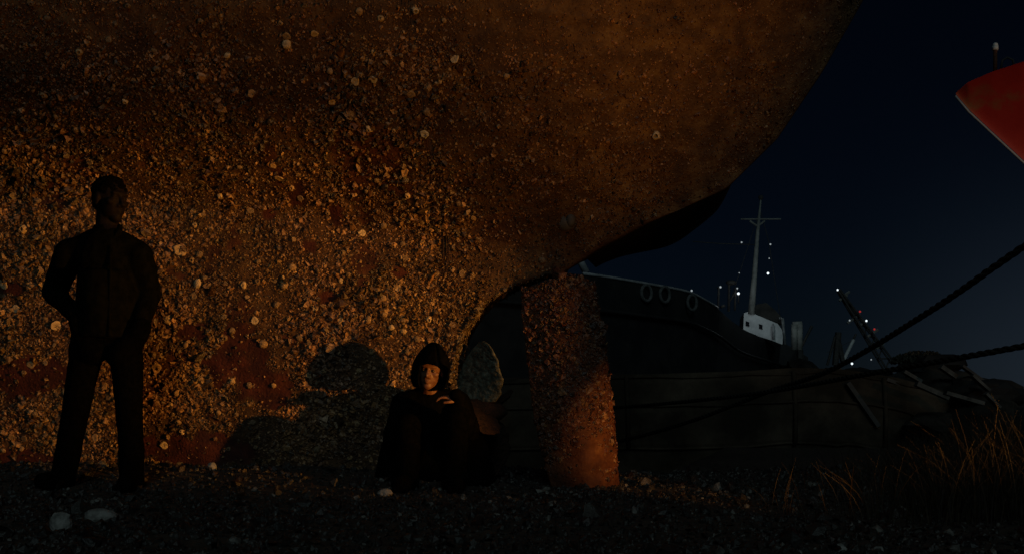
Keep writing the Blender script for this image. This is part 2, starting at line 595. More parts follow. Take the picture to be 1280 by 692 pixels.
# the ship leans a little to the far side, so the starboard counter hangs lower
lean = np.where(S > -0.1, (1.12 * sstep(0.0, 0.12, S) + 0.28 * sstep(0.1, 0.7, S)) * (1 - 0.6 * sstep(0.9, 1.4, S)), 0)
star = loc2w(S[:, ::4], -(B[:, ::4]), Zp[:, ::4] - lean[:, ::4] * B[:, ::4])


def bare_mask(px, py):
    """patches where the growth has come off down to the red paint (0..1)"""
    m = np.zeros_like(px)
    for cx, cy, rx, ry in ((40, 472, 52, 26), (300, 448, 46, 42), (248, 562, 80, 22), (30, 575, 70, 14), (372, 245, 11, 18), (335, 268, 9, 8), (388, 308, 10, 12),
                           (345, 485, 26, 22), (240, 415, 20, 12), (420, 270, 8, 14), (500, 340, 9, 8), (410, 372, 14, 9), (20, 360, 18, 8)):
        d = ((px - cx) / rx) ** 2 + ((py - cy) / ry) ** 2
        m = np.maximum(m, 1 - sstep(0.75, 1.1, d + 1.0 * fbm(px / 17, py / 15, 0, 4, 31)))
    return m


def flakes(s, z):
    """smaller irregular bald spots scattered over the flank"""
    return sstep(0.27, 0.37, fbm(s * 4.1, z * 4.6, 0, 5, 33)) * (1 - sstep(-1.0, 0.2, s)) * (1 - sstep(1.9, 2.2, z)) * np.where((s > -2.0) & (z < 0.85), 0, 0.75)


def grid_faces(nx, ny, off=0, flip=False):
    I = np.arange(nx * ny).reshape(nx, ny) + off
    q = np.stack([I[:-1, :-1], I[1:, :-1], I[1:, 1:], I[:-1, 1:]], -1).reshape(-1, 4)
    return q[:, ::-1] if flip else q


na, nb = port.shape[:2]
nc = star.shape[1]
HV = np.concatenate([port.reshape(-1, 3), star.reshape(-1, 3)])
HF = [grid_faces(na, nb), grid_faces(na, nc, na * nb, True)]
ip = np.arange(na) * nb
is_ = na * nb + np.arange(na) * nc
HF.append(np.stack([ip[:-1], is_[:-1], is_[1:], ip[1:]], -1))                       # keel
HF.append(np.stack([ip[:-1] + nb - 1, ip[1:] + nb - 1, is_[1:] + nc - 1, is_[:-1] + nc - 1], -1))   # deck
ppx, ppy = to_px(port.reshape(-1, 3))
bm_ = np.maximum(bare_mask(ppx, ppy), flakes(S.ravel(), Zp.ravel()))
grime = 0.75 + 0.35 * fbm(S.ravel() * 2.2, Zp.ravel() * 2.2, 0, 4, 41)
hc = np.ones((len(HV), 3)) * 1.0
smooth_zone = sstep(-0.9, 0.6, S.ravel()) + sstep(2.35, 2.7, Zp.ravel()) * 0.7
smooth_zone = np.clip(smooth_zone, 0, 1)[:, None]
red = np.array([0.36, 0.16, 0.21])
rusty = np.array([1.2, 1.45, 1.5])
hc[:na * nb] = (np.array([0.6, 0.66, 0.66]) * (1 - smooth_zone) + rusty * smooth_zone) * grime[:, None]
hc[:na * nb] = hc[:na * nb] * (1 - bm_[:, None]) + red * bm_[:, None]
hc[na * nb:] *= 0.05  # starboard coloured nearly black, painting in the shade under the counter
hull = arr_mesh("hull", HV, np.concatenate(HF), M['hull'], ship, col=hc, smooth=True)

# --- growth on the port side
SHELLS = [(0.30, 0.245, 0.17), (0.22, 0.165, 0.11), (0.15, 0.11, 0.075), (0.09, 0.07, 0.05), (0.38, 0.33, 0.25), (0.05, 0.042, 0.034), (0.32, 0.31, 0.28)]
DARKS = [(0.035, 0.032, 0.028), (0.055, 0.05, 0.042), (0.09, 0.075, 0.055), (0.13, 0.075, 0.04), (0.2, 0.19, 0.17)]


def band_mask(px, py):
    """band of dark mussels along the turn of the bilge, also painting in shade there"""
    mid = np.interp(px, [0, 200, 400, 520, 620, 700], [165, 165, 165, 195, 250, 300])
    wd = np.interp(px, [0, 300, 560, 700], [70, 80, 85, 60])
    return np.clip(1.15 - np.abs(py - mid) / wd + 0.35 * fbm(px / 60, py / 40, 0, 3, 51), 0, 1)


def sample_hull(n):
    s = rng.uniform(-4.9, 2.5, n)
    z = rng.uniform(0.0, 3.0, n)
    ok = (z > zlow(s) + 0.015)
    s, z = s[ok], z[ok]
    p = hull_pt(s, z)
    px, py = to_px(p)
    ok = (px > -90) & (py > -60) & (py < 640)
    s, z, p, px, py = s[ok], z[ok], p[ok], px[ok], py[ok]
    return s, z, p, px, py


parts = []
s, z, p, px, py = sample_hull(235000)
bare = np.maximum(bare_mask(px, py), flakes(s, z))
dens = 1 - 0.93 * bare
flat = np.clip(sstep(-0.9, 0.5, s) + 0.75 * sstep(95, 25, py), 0, 1)
dens *= 1 - 0.15 * flat
dens *= 0.50 + 0.6 * np.clip(0.6 + 0.9 * fbm(s * 3.5, z * 3.5, 0, 4, 61), 0, 1)
keep = rng.uniform(0, 1, len(s)) < dens
s, z, p, px, py, flat = s[keep], z[keep], p[keep], px[keep], py[keep], flat[keep]
nr = hull_nrm(s, z)
n = len(s)
size = np.clip(rng.lognormal(math.log(0.0060), 0.5, n), 0.003, 0.024) * (0.78 + 0.75 * np.clip(0.4 + fbm(s * 2.7, z * 2.7, 0, 4, 63), 0, 1)) * (1 - 0.42 * flat)
dk = rng.uniform(0, 1, n) < band_mask(px, py) * 0.8
colr = np.where(dk[:, None], palette(n, DARKS, [3, 3, 2, 2, .6]), palette(n, SHELLS, [3, 4, 4, 3, 1.2, 2, .4]))
rusty_sh = palette(n, [(0.25, 0.17, 0.09), (0.18, 0.115, 0.06), (0.12, 0.075, 0.04), (0.30, 0.21, 0.12)], [3, 4, 3, 1.5])
fl2 = (rng.uniform(0, 1, n) < flat * 0.85) & ~dk
colr = np.where(fl2[:, None], rusty_sh, colr)
clump = 1 + 0.9 * fbm(s * 6, z * 6, 0, 4, 65)
colr = colr * np.array([0.94, 0.67, 0.45]) * np.clip(clump, 0.4, 1.3)[:, None] * np.stack([1 + 0 * s, 1 + 0.10 * fbm(s * 4, z * 4, 0, 2, 66), 1 + 0.3 * fbm(s * 4, z * 4, 0, 2, 67)], 1)
kind = rng.choice(3, n, p=[0.45, 0.35, 0.20])
for k, tp in enumerate((tpl_cone(), tpl_dome(0.55), tpl_mussel())):
    m = kind == k
    parts.append(scatter(tp, p[m], nr[m], size[m] * (1.15 if k == 2 else 1), colr[m], 0.6, 0.26, (0.5, 1.15), 0.25, 1.15))
# growth round the edge of the propeller opening
n = 2600
ze = rng.uniform(0.0, 1.27, n)
se = np.interp(ze, ZL_Z[1:8], ZL_S[1:8])
be_ = breadth(se - 0.02, ze) * rng.uniform(-0.6, 1.05, n)
pe = loc2w(se + 0.004, be_, ze)
ne = np.repeat(AX[None], n, 0) * (1.2 - ze / 1.27)[:, None] + PO * 0.35 - np.array([0, 0, 1.0]) * (ze / 1.27)[:, None]
ne /= np.linalg.norm(ne, axis=1, keepdims=True)
parts.append(scatter(tpl_cone(), pe, ne, np.clip(rng.lognormal(math.log(0.008), 0.5, n), 0.003, 0.024), palette(n, [(0.2, 0.13, 0.07), (0.12, 0.08, 0.045), (0.06, 0.045, 0.03)], [2, 3, 3]), 0.6, 0.25, (0.5, 1.1)))
V_, F_, C_ = join(parts)
crust = arr_mesh("barnacle_crust", V_, F_, M['shell'], hull, col=C_)
tag(crust, kind='stuff')

# --- the larger shells, one object each
big = []
KNOWN = [(360, 57, 13), (284, 69, 9), (100, 64, 11), (444, 103, 11), (469, 99, 9), (532, 168, 11), (461, 161, 10), (569, 73, 11), (415, 126, 8), (634, 95, 9), (820, 170, 12), (157, 127, 8),
         (30, 287, 12), (226, 312, 14), (305, 357, 10), (247, 354, 13), (355, 356, 11), (70, 408, 12), (196, 460, 13), (210, 398, 12), (245, 282, 8), (452, 292, 9), (330, 430, 11), (290, 476, 9),
         (365, 335, 10), (427, 350, 8), (478, 372, 9), (460, 400, 11), (150, 495, 9), (215, 505, 8), (222, 490, 9), (40, 455, 10), (20, 385, 9), (5, 355, 12), (228, 540, 8), (205, 556, 9), (425, 400, 9), (395, 385, 8),
         (320, 400, 9), (505, 415, 9), (490, 410, 8), (535, 400, 9), (120, 545, 9), (349, 222, 12), (394, 42, 9), (360, 44, 10), (450, 16, 10), (475, 22, 9), (520, 12, 10), (100, 340, 9), (275, 245, 8), (510, 245, 9)]
gs, gz = np.meshgrid(np.arange(-5.2, 2.6, 0.012), np.arange(0.02, 3.2, 0.012), indexing='ij')
gs, gz = gs.ravel(), gz.ravel()
ok = gz > zlow(gs) + 0.03
gs, gz = gs[ok], gz[ok]
gp = hull_pt(gs, gz)
gx, gy = to_px(gp)
for (a, b, dpx) in KNOWN:
    i = int(np.argmin((gx - a) ** 2 + (gy - b) ** 2))
    big.append((gs[i], gz[i], dpx / 2 / F * gp[i, 1], True))
tries = 0
while len(big) < 285 and tries < 6000:
    tries += 1
    i = int(rng.integers(len(gs)))
    if not (-20 < gx[i] < 900 and -10 < gy[i] < 590): continue
    fl = (gs[i] > -0.5) * 0.88 + (gy[i] < 205) * 0.6
    if rng.uniform() < fl or rng.uniform() < 0.7 * bare_mask(gx[i:i + 1], gy[i:i + 1])[0]: continue
    if any((gs[i] - q[0]) ** 2 + (gz[i] - q[1]) ** 2 < 0.0030 for q in big): continue
    big.append((gs[i], gz[i], float(rng.uniform(0.013, 0.023)), False))


def big_shell_mesh(kind, tint, nm):
    n = 11
    a = np.arange(n) * 2 * np.pi / n
    wob = 1 + rng.normal(0, 0.09, n)
    rings = {0: [(1.0, -0.2), (0.86, 0.22), (0.55, 0.42), (0.22, 0.52)],        # limpet
             1: [(1.0, -0.2), (0.72, 0.45), (0.45, 0.62), (0.30, 0.25)],        # crater barnacle
             2: [(1.0, -0.1), (1.02, 0.10), (0.80, 0.20), (0.30, 0.16)]}[kind]  # flat oyster
    V = [np.stack([r * wob * np.cos(a) * (1.0 if kind != 2 else 1.12), r * wob * np.sin(a), 0 * a + h + rng.normal(0, 0.03, n)], 1) for r, h in rings]
    V.append(np.array([[0.05, 0, rings[-1][1] + (0.05 if kind == 0 else -0.12)]]))
    V = np.concatenate(V)
    Fs = []
    for k in range(3):
        for i in range(n):
            j = (i + 1) % n
            Fs += [(k * n + i, k * n + j, (k + 1) * n + j), (k * n + i, (k + 1) * n + j, (k + 1) * n + i)]
    for i in range(n):
        Fs.append((3 * n + i, 3 * n + (i + 1) % n, 4 * n))
    c = np.array(tint)[None] * (1 + rng.normal(0, 0.14, (len(V), 1)))
    c[3 * n:] *= 0.8 if kind != 1 else 0.35
    me = arr_mesh("barnacle", V, np.array(Fs), M['shell'], col=np.clip(c, 0.01, 0.9), smooth=False)
    d = me.data
    bpy.data.objects.remove(me)
    return d


variants = []
for tn in ((0.58, 0.42, 0.22), (0.42, 0.28, 0.14), (0.66, 0.52, 0.32), (0.22, 0.15, 0.085), (0.60, 0.58, 0.52)):
    for kd in (0, 1, 2):
        variants.append(big_shell_mesh(kd, tn, ""))
PALE = {(532, 168): 14, (469, 99): 14, (444, 103): 8, (360, 57): 6}
bs = np.array([b[0] for b in big]); bz = np.array([b[1] for b in big])
bp, bn = hull_pt(bs, bz), hull_nrm(bs, bz)
hull_inv = hull.matrix_basis.copy()
for i, bb in enumerate(big):
    if i < len(KNOWN):
        vi = PALE.get(KNOWN[i][:2], rnd.choice([0, 1, 2, 6, 7, 3, 5, 8]))
    else:
        vi = rnd.choice([9, 9, 10, 11, 3, 4, 5, 11, 9, 3, 10])
    o = bpy.data.objects.new("barnacle", variants[vi])
    link(o)
    nn = Vector(bn[i]) + Vector((rnd.gauss(0, .2), rnd.gauss(0, .2), rnd.gauss(0, .2)))
    q = nn.normalized().to_track_quat('Z', 'Y').to_matrix().to_4x4() @ Matrix.Rotation(rnd.uniform(0, 6.28), 4, 'Z')
    sc = bb[2]
    o.parent = hull
    o.matrix_basis = Matrix.Translation(Vector(bp[i]) + Vector(bn[i]) * 0.006) @ q @ Matrix.Diagonal((sc, sc * rnd.uniform(0.8, 1.05), sc * rnd.uniform(0.7, 1.1), 1))

# --- stern frame fittings
rs = MB()
rs.tube([P(697, 352, 6.1), P(696, 318, 6.1), P(699, 285, 6.08)], [0.045, 0.05, 0.055], 12)
rs.tube([P(690, 338, 6.1), P(704, 338, 6.1)], 0.07, 10)
rs.build("rudder_stock", M['rust'], ship, True)
an = MB()
an.tube([P(697, 284, 6.02), P(712, 276, 5.92)], [0.045, 0.05], 12)
an.ball(P(713, 275, 5.92), (0.03, 0.03, 0.045), 10, 6)
an.build("zinc_anode", M['dark_steel'], ship, True)

# --- rudder
TH = R(1)
RA = np.array([math.cos(TH), math.sin(TH), 0.0]); RN = np.array([math.sin(TH), -math.cos(TH), 0.0])
RO = np.array(P(700, 515, 6.02))
RO[2] = 0
lead = [(612, 690), (560, 676), (520, 668), (450, 660), (400, 655), (368, 652)]
trail = [(612, 775), (560, 771), (520, 768), (450, 761), (400, 755), (352, 744)]
nz, nf = 90, 44


def rud(fz, fu):
    """fz 0..1 up the blade, fu 0..1 from leading to trailing edge -> (along, z)"""
    py0 = 617 - fz * (617 - 345)
    xl = np.interp(-py0, [-a[0] for a in lead], [a[1] for a in lead])
    xt = np.interp(-py0, [-a[0] for a in trail], [a[1] for a in trail])
    px = xl + (xt - xl) * fu
    top = np.interp(px, [650, 672, 690, 706, 722, 735, 750], [362, 356, 352, 346, 348, 352, 360])
    py = np.maximum(617 - fz * (617 - top), 0)
    xx = (px - 700) / F * 6.02 + 0.006 * fbm(py / 9, px * 0.002, 0, 3, 77)
    zz = CAM_H + (HOR - py) / F * 6.02
    return xx, zz


def foil(u):
    return 0.012 + 0.115 * np.sin(np.pi * np.clip(u, 0, 1) ** 1.25) ** 0.9


fz, fu = np.meshgrid(np.linspace(0, 1, nz), np.linspace(0, 1, nf), indexing='ij')
ra, rz = rud(fz, fu)
thick = foil(fu)
thick = thick * (0.35 + 0.65 * sstep(1.0, 0.95, fz))


def rud_pt(ra, rz, th, side):
    rel = 0.011 * fbm(ra * 7, rz * 7, side, 4, 71) + 0.006 * fbm(ra * 30, rz * 30, side, 2, 72)
    return RO + ra[..., None] * RA + (side * (th + rel))[..., None] * RN + np.stack([0 * rz, 0 * rz, rz], -1)


f1, f2 = rud_pt(ra, rz, thick, 1), rud_pt(ra, rz, thick, -1)
RV = np.concatenate([f1.reshape(-1, 3), f2.reshape(-1, 3)])
RF = [grid_faces(nz, nf), grid_faces(nz, nf, nz * nf, True)]
I = np.arange(nz * nf).reshape(nz, nf); J = I + nz * nf
for a, b in ((I[:, 0], J[:, 0]), (J[:, -1], I[:, -1]), (J[0], I[0]), (I[-1], J[-1])):
    RF.append(np.stack([a[:-1], b[:-1], b[1:], a[1:]], -1))
rudder = arr_mesh("rudder", RV, np.concatenate(RF), M['rust'], ship, smooth=True)
n = 5200
fz_, fu_ = rng.uniform(0.06, 1, n), rng.uniform(0, 1, n)
growth = sstep(0.05, 0.42, fz_ + 0.25 * fbm(fz_ * 5, fu_ * 3, 0, 3, 81)) * 0.95
k = rng.uniform(0, 1, n) < growth
fz_, fu_ = fz_[k], fu_[k]
a_, z_ = rud(fz_, fu_)
th_ = foil(fu_)
pp = rud_pt(a_, z_, th_, np.ones(len(a_)))
nn = np.repeat(RN[None], len(a_), 0)
edge = (fu_ < 0.04)
nn[edge] = -RA * 0.8 + RN * 0.4
nn[fu_ > 0.96] = RA * 0.8 + RN * 0.4
sz = np.clip(rng.lognormal(math.log(0.0085), 0.5, len(a_)), 0.0035, 0.026)
cc = palette(len(a_), [(0.16, 0.055, 0.020), (0.115, 0.036, 0.014), (0.075, 0.024, 0.010), (0.24, 0.12, 0.05), (0.035, 0.015, 0.008)], [3, 4, 3, 1.2, 2])
kd = rng.choice(3, len(a_), p=[0.5, 0.3, 0.2])
parts = [scatter(tp, pp[kd == q], nn[kd == q], sz[kd == q], cc[kd == q], 0.36, 0.22, (0.55, 1.15), 0.2, 0.6) for q, tp in enumerate((tpl_cone(), tpl_dome(0.6), tpl_mussel()))]
V_, F_, C_ = join(parts)
tag(arr_mesh("barnacle_crust", V_, F_, M['shell'], rudder, col=C_), kind='stuff')

# --- propeller: four twisted blades on a hub
HUB = np.array(P(598, 514, 6.18))
prop = MB()
prop.tube([HUB + AX * q for q in (-0.16, -0.10, 0.0, 0.08, 0.14, 0.18)], [0.06, 0.075, 0.085, 0.08, 0.05, 0.015], 16)
propeller = prop.build("propeller", M['blade_dark'], ship, True)
sh = MB(); sh.tube([HUB - AX * 0.15, HUB - AX * 0.55], 0.045, 12)
sh.build("propeller_shaft", M['dark_steel'], ship, True)
UPV = np.array([0, 0, 1.0])
for bi, ang in enumerate((2, 92, 182, 272)):
    a = R(ang)
    rad = UPV * math.cos(a) + PO * math.sin(a)
    tan = np.cross(AX, rad)
    nr_, nw_ = 54, 34
    rr, ww = np.meshgrid(np.linspace(0.06, 0.43, nr_), np.linspace(-1, 1, nw_), indexing='ij')
    f = (rr - 0.06) / 0.37
    wid = 0.37 * (f + 0.12) ** 0.5 * np.clip(1 - f, 0, 1) ** 0.62 + 0.004
    wid = wid * (1 + 0.10 * fbm(f * 9, np.sign(ww) * 3 + bi, 0, 3, 91))
    pitch = np.interp(f, [0, 1], [R(66), R(42)])
    c = np.cos(pitch) * 1.0
    along = AX * 1.0
    off = ww * wid
    skew = 0.06 * f * f
    pos = HUB + rr[..., None] * rad + ((off + skew) * np.cos(pitch))[..., None] * tan + ((off + skew) * np.sin(pitch))[..., None] * along
    nrm = (-np.sin(pitch))[..., None] * tan + np.cos(pitch)[..., None] * along
    tk = (0.020 * (1 - f) + 0.006) * np.sqrt(np.clip(1 - ww ** 2, 0, 1)) + 0.002
    rough_ = (0.009 * fbm(rr * 55, ww * 8, bi * 3.1, 4, 90) + 0.006 * fbm(rr * 130, ww * 19, bi, 2, 92)) * np.clip((1 - ww ** 2) * 4, 0.15, 1)
    A_ = pos + (tk + rough_)[..., None] * nrm
    B_ = pos - (tk + rough_)[..., None] * nrm
    BV = np.concatenate([A_.reshape(-1, 3), B_.reshape(-1, 3)])
    I = np.arange(nr_ * nw_).reshape(nr_, nw_); J = I + nr_ * nw_
    BF = [grid_faces(nr_, nw_), grid_faces(nr_, nw_, nr_ * nw_, True)]
    for q, w2 in ((I[:, 0], J[:, 0]), (J[:, -1], I[:, -1]), (J[0], I[0]), (I[-1], J[-1])):
        BF.append(np.stack([q[:-1], w2[:-1], w2[1:], q[1:]], -1))
    arr_mesh("blade", BV, np.concatenate(BF), M['blade_dark'] if bi >= 1 else M['bronze'], propeller, smooth=True)

# ------------------------------------------------------------------ standing person
MD = 5.55


def Q(px, py, dd=0.0):
    return P(px, py, MD + dd)


man = empty("person", tuple(P(122, 612, MD)), label="standing person in dark shirt and trousers, hands in pockets, looking over at the seated one", cat="person")
hd = Q(138, 250)
face = Vector((0.86, -0.5, -0.10)).normalized()
side = face.cross(Vector((0, 0, 1))).normalized()
upv = side.cross(face).normalized()
HM = Matrix((side, face, upv)).transposed()


def head_into(b, c, Mx, sc=1.0):
    def L(x, y, z): return c + Mx @ (Vector((x, y, z)) * sc)
    e = lambda x, y, z, r, n=12: b.ball(L(x, y, z), tuple(q * sc for q in r), n, 8, Mx)
    e(0, -0.012, 0.03, (0.075, 0.093, 0.088), 18)      # skull
    e(0, 0.022, -0.035, (0.060, 0.066, 0.078), 16)     # face
    e(0, 0.055, -0.092, (0.032, 0.030, 0.026))         # chin
    e(0, 0.030, -0.070, (0.050, 0.045, 0.035))         # jaw
    e(0, 0.072, 0.030, (0.052, 0.020, 0.014))          # brow
    for sx in (-1, 1):
        e(sx * 0.040, 0.055, -0.016, (0.026, 0.024, 0.020))   # cheekbone
        e(sx * 0.031, 0.068, 0.008, (0.014, 0.014, 0.011))    # eye lids
        e(sx * 0.078, -0.010, -0.008, (0.010, 0.022, 0.034))  # ear
        e(sx * 0.014, 0.088, -0.034, (0.010, 0.011, 0.009))   # nostril wing
    b.caps(L(0, 0.080, 0.018), 0.010 * sc, L(0, 0.103, -0.026), 0.0135 * sc, 10)  # nose
    e(0, 0.083, -0.056, (0.019, 0.009, 0.0055))        # upper lip
    e(0, 0.081, -0.068, (0.016, 0.010, 0.0065))        # lower lip


def hand_into(b, wrist, fwd, palm_n, side_v, curl=0.6, sc=1.0):
    fwd, palm_n, side_v = fwd.normalized(), palm_n.normalized(), side_v.normalized()
    W = lambda x, y, z: wrist + (side_v * x + fwd * y + palm_n * z) * sc
    b.ball(W(0, 0.048, 0), (0.043 * sc, 0.052 * sc, 0.016 * sc), 12, 8, Matrix((side_v, fwd, palm_n)).transposed())
    b.caps(W(0, -0.01, 0), 0.025 * sc, W(0, 0.03, 0), 0.026 * sc, 10)
    for k, (x, l) in enumerate(((-0.030, 0.068), (-0.010, 0.078), (0.010, 0.073), (0.029, 0.058))):
        p = Vector((x, 0.085, 0))
        a = 0.0
        for seg, fr in enumerate((0.42, 0.32, 0.26)):
            a += curl * (0.7, 1.1, 0.8)[seg] * (0.9 + 0.08 * k)
            q = p + Vector((x * 0.06, math.cos(a) * l * fr, math.sin(a) * l * fr))
            b.caps(W(*p), (0.0095 - 0.0008 * seg) * sc, W(*q), (0.0088 - 0.0008 * seg) * sc, 8)
            p = q
    t0, t1, t2 = Vector((-0.036, 0.025, 0.006)), Vector((-0.058, 0.055, 0.016)), Vector((-0.058, 0.085, 0.028))
    b.caps(W(*t0), 0.013 * sc, W(*t1), 0.011 * sc, 8)
    b.caps(W(*t1), 0.011 * sc, W(*t2), 0.009 * sc, 8)


SHL, SHR = Q(88, 317), Q(174, 321)
ELL, ELR = Q(67, 366, 0.10), Q(187, 368, 0.08)
WRL, WRR = Q(98, 398, -0.08), Q(177, 404, -0.07)
HPL, HPR = Q(112, 420), Q(156, 420)
KNL, KNR = Q(96, 505, -0.03), Q(162, 508, -0.02)
ANL, ANR = Q(78, 600, 0.03), Q(165, 603, 0.02)
CH, WA, PE, NK = Q(132, 320), Q(134, 372), Q(134, 412), Q(135, 288)

b = MB()
head_into(b, hd, HM, 1.06)
b.caps(Q(135, 262, 0.02), 0.060, Q(134, 296, 0.02), 0.066)
b.ball(CH, (0.155, 0.10, 0.17), 16, 10); b.ball(WA, (0.13, 0.09, 0.16), 16, 10); b.ball(PE, (0.145, 0.10, 0.11), 16, 10)
for A_, B_, C_ in ((SHL, ELL, WRL), (SHR, ELR, WRR)):
    b.caps(NK, 0.05, A_, 0.055); b.caps(A_, 0.055, B_, 0.042); b.caps(B_, 0.042, C_, 0.030)
for A_, B_, C_ in ((HPL, KNL, ANL), (HPR, KNR, ANR)):
    b.caps(A_, 0.085, B_, 0.056); b.caps(B_, 0.056, C_, 0.040)
    b.caps(C_, 0.04, C_ + Vector((0.02, -0.12, -0.03)), 0.03)
hand_into(b, WRL, Vector((0.35, -0.2, -1)), Vector((0.5, 0.8, 0)), Vector((0.8, -0.5, 0.2)), 0.3)
hand_into(b, WRR, Vector((-0.3, -0.2, -1)), Vector((-0.5, 0.8, 0)), Vector((-0.8, -0.5, 0.2)), 0.3)
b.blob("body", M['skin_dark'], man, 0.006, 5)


def folds(sd, amp=0.006, f=16, fzz=9):
    return lambda co: amp * fbm(co[:, 0] * f, co[:, 1] * f, co[:, 2] * fzz, 3, sd)


b = MB()    # shirt, worn loose over the trousers
b.ball(Q(132, 322), (0.178, 0.122, 0.17), 18, 10); b.ball(Q(134, 372), (0.165, 0.118, 0.19), 18, 10)
b.tube([Q(134, 340), Q(134, 380), Q(135, 424)], [0.150, 0.160, 0.172], 20)
b.caps(Q(131, 293), 0.062, SHL, 0.080); b.caps(Q(138, 294), 0.062, SHR, 0.080)
b.caps(Q(134, 300, 0.02), 0.085, Q(135, 288, 0.02), 0.066)
for A_, B_, C_ in ((SHL, ELL, WRL), (SHR, ELR, WRR)):
    b.caps(A_, 0.082, B_, 0.062); b.caps(B_, 0.064, C_ + (B_ - C_) * 0.12, 0.048)
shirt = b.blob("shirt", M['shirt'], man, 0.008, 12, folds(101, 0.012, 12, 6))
co = MB()   # collar
for sx in (-1, 1):
    co.tube([Q(135 + sx * 3, 305, -0.085), Q(135 + sx * 13, 292, -0.055), Q(135 + sx * 15, 284, 0.02), Q(135 + sx * 5, 281, 0.075)], [0.010, 0.017, 0.017, 0.014], 8)
co.build("collar", M['shirt'], shirt, True)
pl = MB()   # button band
pl.tube([Q(138, 308, -0.112), Q(138, 345, -0.132), Q(137, 380, -0.13), Q(137, 420, -0.165)], 0.009, 8)
pl.build("button_band", M['shirt'], shirt, True)
b = MB()
b.ball(Q(134, 418), (0.175, 0.125, 0.13), 16, 10)
for W_ in (WRL, WRR):
    b.caps(W_ + Vector((0, 0, -0.02)), 0.055, W_ + Vector(((HPL.x + HPR.x) / 2 - W_.x, 0.03, -0.30)) * 0.55, 0.085)
for A_, B_, C_ in ((HPL, KNL, ANL), (HPR, KNR, ANR)):
    b.caps(A_, 0.098, B_, 0.072); b.caps(B_, 0.072, C_ + Vector((0, 0, -0.02)), 0.066)
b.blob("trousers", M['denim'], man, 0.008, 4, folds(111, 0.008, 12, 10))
for C_, dx in ((ANL, -0.03), (ANR, 0.03)):
    gz_ = float(G(C_.x, C_.y))
    b = MB()
    b.caps(Vector((C_.x, C_.y + 0.03, gz_ + 0.055)), 0.05, Vector((C_.x, C_.y + 0.01, gz_ + 0.11)), 0.05)
    b.caps(Vector((C_.x, C_.y + 0.03, gz_ + 0.045)), 0.045, Vector((C_.x + dx, C_.y - 0.17, gz_ + 0.04)), 0.045)
    b.box(Vector((C_.x + dx * 0.5, C_.y - 0.07, gz_ + 0.014)), (0.09, 0.28, 0.03))
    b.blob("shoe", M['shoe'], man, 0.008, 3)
b = MB()    # short hair
b.ball(hd + HM @ Vector((0, -0.018, 0.048)), (0.084, 0.100, 0.084), 18, 10, HM)
b.ball(hd + HM @ Vector((0, -0.055, -0.005)), (0.068, 0.060, 0.070), 14, 10, HM)
b.ball(hd + HM @ Vector((0, 0.012, 0.098)), (0.060, 0.052, 0.032), 14, 8, HM)
b.blob("hair", M['hair'], man, 0.006, 2, lambda c: 0.014 * fbm(c[:, 0] * 55, c[:, 1] * 55, c[:, 2] * 55, 3, 121))

# ------------------------------------------------------------------ seated person
SD = 5.86


def T(px, py, dd=0.0):
    return P(px, py, SD + dd)


sit = empty("person", tuple(T(535, 606)), label="hooded person in black sitting on the gravel with knees drawn up, face lit orange", cat="person")
hd2 = T(538, 463, -0.06)
face2 = Vector((-0.10, -1.0, -0.08)).normalized()
side2 = face2.cross(Vector((0.12, 0, 1))).normalized()
up2 = side2.cross(face2).normalized()
HM2 = Matrix((side2, face2, up2)).transposed()
SL, SR = T(505, 506, 0.06), T(572, 504, 0.06)
EL, ER = T(493, 548, -0.10), T(587, 538, -0.14)
WL, WR = T(515, 574, 0.02), T(573, 500, -0.27)
PV = T(536, 586, 0.10)
KL, KR = T(509, 532, -0.25), T(571, 518, -0.25)
AL, AR = T(509, 597, -0.33), T(567, 597, -0.33)
b = MB()
head_into(b, hd2, HM2, 0.92)
b.caps(T(537, 480, 0.0), 0.05, T(537, 498, 0.04), 0.058)
b.ball(T(537, 528, 0.07), (0.15, 0.10, 0.16), 16, 10); b.ball(PV, (0.155, 0.12, 0.11), 16, 10)
for A_, B_, C_ in ((SL, EL, WL), (SR, ER, WR)):
    b.caps(T(537, 500, 0.05), 0.05, A_, 0.055); b.caps(A_, 0.052, B_, 0.042); b.caps(B_, 0.042, C_, 0.028)
for sx, B_, C_ in ((-1, KL, AL), (1, KR, AR)):
    b.caps(PV + Vector((sx * 0.09, 0, 0)), 0.085, B_, 0.058); b.caps(B_, 0.058, C_, 0.034)
    b.caps(C_ + Vector((0, 0, -0.03)), 0.026, C_ + Vector((sx * 0.02, -0.10, -0.045)), 0.02)
hand_into(b, WR, Vector((-1, -0.15, 0.30)), Vector((-0.2, 0.2, -1)), Vector((0.1, 1, 0.2)), 0.45, 0.84)
hand_into(b, WL, Vector((0.9, 0.3, -0.2)), Vector((0, 0.2, -1)), Vector((0.1, 1, 0.2)), 0.5, 0.84)
b.blob("body", M['skin'], sit, 0.0048, 3)
for sx in (-1, 1):
    e_ = MB(); e_.ball(hd2 + HM2 @ Vector((sx * 0.0285, 0.071, 0.0055)), 0.0085, 10, 8)
    e_.build("eye", M['eye'], sit, True)
b = MB()     # jacket
b.ball(T(537, 530, 0.07), (0.178, 0.125, 0.19), 18, 10); b.ball(T(536, 572, 0.08), (0.19, 0.15, 0.14), 18, 10)
b.caps(T(537, 498, 0.05), 0.085, SL, 0.08); b.caps(T(537, 498, 0.05), 0.085, SR, 0.08)
for A_, B_, C_ in ((SL, EL, WL), (SR, ER, WR)):
    b.caps(A_, 0.082, B_, 0.066); b.caps(B_, 0.064, C_ - (B_ - C_).normalized() * 0.03, 0.043)
b.tube([T(484, 604, 0.04), T(496, 560, 0.06), T(520, 520, 0.08)], [0.085, 0.10, 0.10], 14)
b.tube([T(600, 606, 0.02), T(590, 565, 0.05), T(560, 520, 0.08)], [0.10, 0.115, 0.10], 14)
